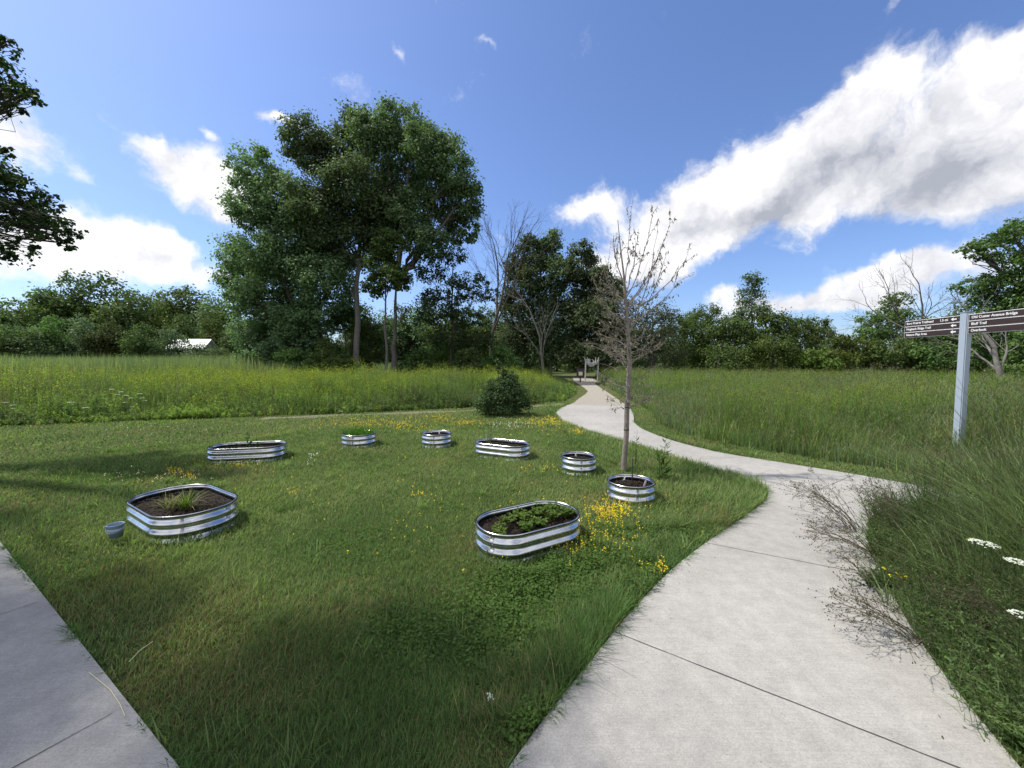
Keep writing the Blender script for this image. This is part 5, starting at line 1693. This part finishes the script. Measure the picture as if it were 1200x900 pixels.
def knapweed(label, loc, n, h, spread, dirb, seed, big=1.0):
    r = np.random.RandomState(seed)
    t = thing('knapweed', label, 'wild plant', loc, 'dry knapweed sprays leaning over the path')
    K = 9
    st, sr, heads = [], [], []
    for i in range(n):
        a = dirb + r.normal(0, .42)
        L = spread * r.uniform(.55, 1.05); H = h * r.uniform(.55, 1.1)
        u = np.linspace(0, 1, K)
        p = np.stack([math.cos(a) * L * u ** 1.1, math.sin(a) * L * u ** 1.1, H * (1.6 * u - .75 * u ** 2)], 1) + np.append(r.normal(0, .035, 2), 0)
        p += r.normal(0, .006, (K, 3)) * u[:, None]
        st.append(p); sr.append(np.linspace(.0032, .0013, K) * big)
        for j in range(6):
            k = r.randint(3, K - 1)
            d = unit(p[k + 1] - p[k]); s_ = unit(r.normal(size=3)); s_ = unit(s_ - d * s_.dot(d))
            an = r.uniform(.45, .95); dd_ = d * math.cos(an) + s_ * math.sin(an); dd_[2] += .1
            l2 = r.uniform(.07, .20) * (1.2 - .5 * k / K)
            b2 = p[k] + dd_[None] * l2 * u[:, None] + r.normal(0, .003, (K, 3)) * u[:, None]
            st.append(b2); sr.append(np.linspace(.0012, .0007, K) * big); heads.append(b2[-1])
            for j2 in range(2):
                k2 = r.randint(3, K - 1)
                s2 = unit(dd_ + r.normal(0, .55, 3))
                b3 = b2[k2] + s2[None] * l2 * .45 * u[:, None]
                st.append(b3); sr.append(np.full(K, .0007 * big)); heads.append(b3[-1])
        heads.append(p[-1])
    cst = np.array((.20, .175, .125))
    B = Acc(); B.add(*strands(np.array(st), np.array(sr), np.tile(cst, (len(st), 1)), 3))
    B.build('stem', MAT['petal'], t)
    hd = np.array(heads)
    A = Acc()
    for _ in range(3):
        A.add(*leaves(hd + r.normal(0, .001, hd.shape), r.normal(0, 1, hd.shape), np.full(len(hd), .010 * big), .0075 * big, np.tile((.085, .065, .045), (len(hd), 1)) * r.uniform(.7, 1.5, (len(hd), 1)), r))
    A.build('seed_heads', MAT['petal'], t)
    A = Acc()
    sp_ = np.array(st[::7] if len(st) > 14 else st)
    m_ = 26 * n
    ii_ = r.randint(0, len(sp_), m_); kk_ = r.randint(0, K - 2, m_)
    c_ = sp_[ii_, kk_]
    A.add(*leaves(c_ + r.normal(0, .01, c_.shape), r.normal(0, .5, c_.shape) + np.array((0, 0, .6)), r.uniform(.012, .034, m_), .005, lerp(np.array((.06, .09, .035)), np.array((.11, .13, .055)), r.rand(m_)), r))
    A.build('foliage', MAT['blade'], t)
    return t


knapweed('dry knapweed spray reaching highest over the far path bend, top of the verge', (3.25, 3.55, 0), 15, .52, .66, 2.75, 1)
knapweed('dry knapweed spray spreading low and wide just below the topmost spray', (2.95, 3.05, 0), 13, .34, .62, 3.0, 2)
knapweed('thin knapweed stems beside the yellow flowers of the verge', (2.62, 2.55, 0), 6, .25, .34, 3.05, 3)
knapweed('dark arching knapweed spray over the pavement beside the nearest joint line', (2.33, 2.08, 0), 13, .26, .46, 2.95, 4)
knapweed('upright knapweed stems in the middle of the verge', (3.3, 3.0, 0), 18, .62, .40, 2.2, 5)
knapweed('leafy knapweed clump low in the right corner', (2.7, 1.9, 0), 14, .48, .42, 2.6, 6)
knapweed('upright knapweed stems against the far path strip at the right edge', (3.9, 3.2, 0), 18, .72, .35, 1.9, 8)
tuft('sedge_tuft', 'clump of long arching dark green sedge blades in the top of the verge', (3.45, 3.10, 0), 150, .62, .50, np.array((.06, .13, .03)), rng, wd=.010)
tuft('sedge_tuft', 'sedge clump farther right behind the arching sedge blades in the verge', (4.1, 3.15, 0), 130, .60, .45, np.array((.06, .12, .03)), rng, wd=.009)
leafy_stems('goldenrod_plant', 'yellow green leafy goldenrod shoot left of the white umbel in the verge', 'wild plant', (3.02, 2.85, 0), 9, .42, .13, .05, .009, 34, np.array((.14, .20, .035)), rng)
leafy_stems('goldenrod_plant', 'yellow green leafy goldenrod shoot right of the white umbel in the verge', 'wild plant', (3.5, 2.6, 0), 10, .62, .14, .05, .009, 34, np.array((.15, .19, .035)), rng)
for k_, (vx, vy, vh, lab_) in enumerate(((3.75, 2.95, .78, 'yellow green goldenrod shoot among the tall blades at the right edge of the verge'), (2.95, 2.25, .42, 'leafy yellow green shoot in the middle of the verge below the white umbels'),
                                        (3.35, 3.45, .50, 'leafy shoot at the top tip of the verge beside the far path'), (2.45, 1.65, .34, 'leafy shoot low at the bottom of the verge beside the pavement'))):
    leafy_stems('goldenrod_plant', lab_, 'wild plant', (vx, vy, 0), 11, vh, .16, .055, .010, 36, np.array((.17, .24, .06)), rng)
leafy_spots = ((2.75, 2.45, .34, 'pale green leafy weed behind the yellow flowered clump in the verge'), (3.05, 2.65, .45, 'bushy pale green weed left of the highest white umbel in the verge'), (3.3, 3.2, .50, 'bushy pale green weed at the top of the verge between the dry sprays'),
               (2.5, 2.0, .36, 'bushy weed behind the nearest dry spray in the verge'), (2.35, 1.65, .30, 'low bushy weed at the pavement edge near the bottom of the verge'), (2.75, 2.0, .46, 'bushy weed in the lower middle of the verge'),
               (3.15, 2.25, .52, 'tall bushy weed below the white umbels in the verge'), (3.6, 2.9, .62, 'tall bushy weed behind the white umbels in the verge'), (2.15, 1.5, .20, 'lowest bushy weed spilling onto the pavement in the bottom right corner'), (2.95, 3.0, .36, 'bushy weed at the foot of the wide dry spray in the verge'))
lw0 = None
for k_, (vx, vy, vh, lab_) in enumerate(leafy_spots):
    if lw0 is None:
        lw0, _ = leafy_stems('leafy_weed', lab_, 'wild plant', (vx, vy, 0), 34, .40, .26, .045, .012, 44, np.array((.15, .225, .085)), rng, 'bushy pale green weeds in the verge')
    else:
        copy_tree(lw0, (vx, vy, 0), k_ * 1.1, (.9 + .05 * (k_ % 4), .9 + .05 * (k_ % 3), vh / .38), lab_)
# trefoil clump at the path edge
tf, _ = leafy_stems('trefoil_plant', 'dark green mounded clover like plant with yellow flowers at the path edge in the verge', 'wild plant', (2.62, 2.66, 0), 60, .13, .20, .020, .015, 40, np.array((.045, .12, .022)), rng)
A = Acc()
m = 26
fc = np.stack([rng.normal(.06, .05, m), rng.normal(-.10, .035, m), rng.uniform(.10, .16, m)], 1)
for _ in range(3):
    A.add(*leaves(fc + rng.normal(0, .004, fc.shape), rng.normal(0, .7, fc.shape) + np.array((0, -.3, .7)), np.full(m, .020), .015, np.tile((.82, .66, .04), (m, 1)), rng))
A.build('flowers', MAT['petal'], tf)


def umbel(label, loc, h, r, seed, group, lean=(0, 0), bud=False):
    rr_ = np.random.RandomState(seed)
    t = thing('queen_annes_lace', label, 'wildflower', loc, group)
    K = 7
    u = np.linspace(0, 1, K)
    stem = np.stack([lean[0] * u ** 1.5, lean[1] * u ** 1.5, h * u], 1)
    st = [stem]; sr = [np.linspace(.0030, .0020, K)]
    n = 60
    a = rr_.uniform(0, 6.28, n); q_ = np.sqrt(rr_.rand(n))
    top = stem[-1]
    ends = np.stack([top[0] + np.cos(a) * q_ * r, top[1] + np.sin(a) * q_ * r, top[2] + .35 * r + .18 * r * (1 - q_ ** 2)], 1)
    for e in ends[:26]:
        st.append(top * (1 - u[:, None]) * 1.0 + e * u[:, None]); sr.append(np.full(K, .0007))
    B = Acc(); B.add(*strands(np.array(st), np.array(sr), np.tile((.09, .15, .05), (len(st), 1)), 3))
    B.build('stem', MAT['blade'], t)
    A = Acc()
    cen = np.repeat(ends, 5, axis=0) + rr_.normal(0, r * .06, (n * 5, 3)) * np.array((1, 1, .4))
    A.add(*leaves(cen, rr_.normal(0, .25, cen.shape) + np.array((0, 0, 1)), np.full(len(cen), r * .15), r * .13, np.tile((.30, .36, .14) if bud else (.78, .80, .74), (len(cen), 1)), rr_))
    A.build('umbel', MAT['petal'], t)
    return t


for k_, (px, py, z, r, lab, bud) in enumerate(((1153, 637, .60, .055, 'white flat umbel flower facing up in the verge, the leftmost of the white ones', False), (1143, 632, .60, .035, 'greenish closed umbel touching the leftmost white one', True),
                                      (1190, 657, .58, .045, 'white umbel flower right of and below the leftmost one in the verge', False), (1196, 718, .52, .035, 'white umbel flower lower down at the right edge of the verge', False))):
    x, y = G(px, py, z)
    umbel(lab, (x + .03, y + .02, 0), z - .02, r, k_ + 30, 'white umbel flowers in the verge', (-.03, -.02), bud)
# lace flowers in the left meadow: one built, others copied
spots = [(7, 472, 'leftmost'), (16, 475, ''), (16, 479, ''), (83, 472, 'largest'), (22, 484, ''), (5, 485, ''), (131, 457, ''), (137, 463, ''), (147, 464, ''), (153, 467, ''), (142, 460, ''), (167, 467, ''), (170, 470, ''), (146, 472, ''), (155, 477, ''), (30, 492, ''), (403, 478, ''), (400, 482, ''), (164, 462, ''), (100, 478, '')]
first = None
wl = ['white lace flower at the very left edge of the left meadow', 'white lace flower just right of the one at the left edge', 'white lace flower under the pair at the left edge', 'largest single white lace flower low in the left meadow', 'white lace flower low at the left above the mown grass', 'lowest white lace flower at the left edge',
      'highest white lace flower of the cluster in the left meadow', 'second highest white lace flower of the meadow cluster', 'white lace flower in the middle of the meadow cluster', 'white lace flower right of the middle of the meadow cluster', 'white lace flower left of the middle of the meadow cluster', 'white lace flower at the right of the meadow cluster', 'rightmost white lace flower of the meadow cluster',
      'white lace flower below the middle of the meadow cluster', 'lowest white lace flower of the meadow cluster', 'small white lace flower at the foot of the left meadow', 'white flower standing at the meadow edge above the grass filled round bed', 'lower white flower at the meadow edge above the grass filled round bed', 'white lace flower upper right in the meadow cluster', 'small white lace flower between the largest one and the cluster']
for k_, (px, py, _) in enumerate(spots):
    gx = G(px, 494 + (3 if px < 200 else -6))
    Y = gx[1] - .05
    x, _, z = P(px, py, Y)
    r = .075 if 'largest' in wl[k_] else .05
    if first is None:
        first = umbel(wl[0], (x, Y, 0), .60, .052, 5, 'white lace flowers in the left meadow')
        first.scale = (1, 1, max(z, .15) / .61)
        fz = max(z, .15)
    else:
        sc_ = r / .052
        copy_tree(first, (x, Y, 0), k_ * 1.1, (sc_, sc_, max(z, .15) / .61), wl[k_])

# a few fallen bits on the pavement and lawn
for k_, (pts_, lab) in enumerate((([(152, 792), (165, 780), (180, 768)], 'long pale straw lying in the shaded lawn'), ([(105, 794), (130, 815), (141, 832), (147, 846)], 'bent pale straw lying on the left pavement edge'))):
    q_ = np.array([(*G(a, b_), .04 if k_ == 0 else .028) for a, b_ in pts_])
    if k_ == 0: q_[:, 2] = (.075, .085, .08)
    B = Acc(); B.add(*strands(q_[None], np.full((1, len(q_)), .0016), np.ones((1, 3)), 4))
    tag(link_mesh('straw', np.concatenate(B.V), np.concatenate(B.F), MAT['cream']), lab, 'straw')
acc = Acc()
m = 420
x = rng.uniform(.3, 3.4, m); y = rng.uniform(1.4, 5.0, m)
k = inpoly(x, y, CONC) & (np.minimum(pdist(x, y, PATH_L), pdist(x, y, WEDGE)) < .22)
x, y = x[k], y[k]; m = len(x)
acc.add(*leaves(np.stack([x, y, np.full(m, .027)], 1), rng.normal(0, .12, (m, 3)) + np.array((0, 0, 1)), rng.uniform(.006, .02, m), rng.uniform(.003, .008, m), lerp(np.array((.05, .045, .03)), np.array((.15, .11, .06)), rng.rand(m)), rng))
tag(acc.build('leaf_litter', MAT['petal']), 'small brown leaf crumbs scattered on the concrete along its edges', 'leaf litter', kind='stuff')
print('OBJECTS', len(bpy.data.objects), 'polys', sum(len(m_.polygons) for m_ in bpy.data.meshes))
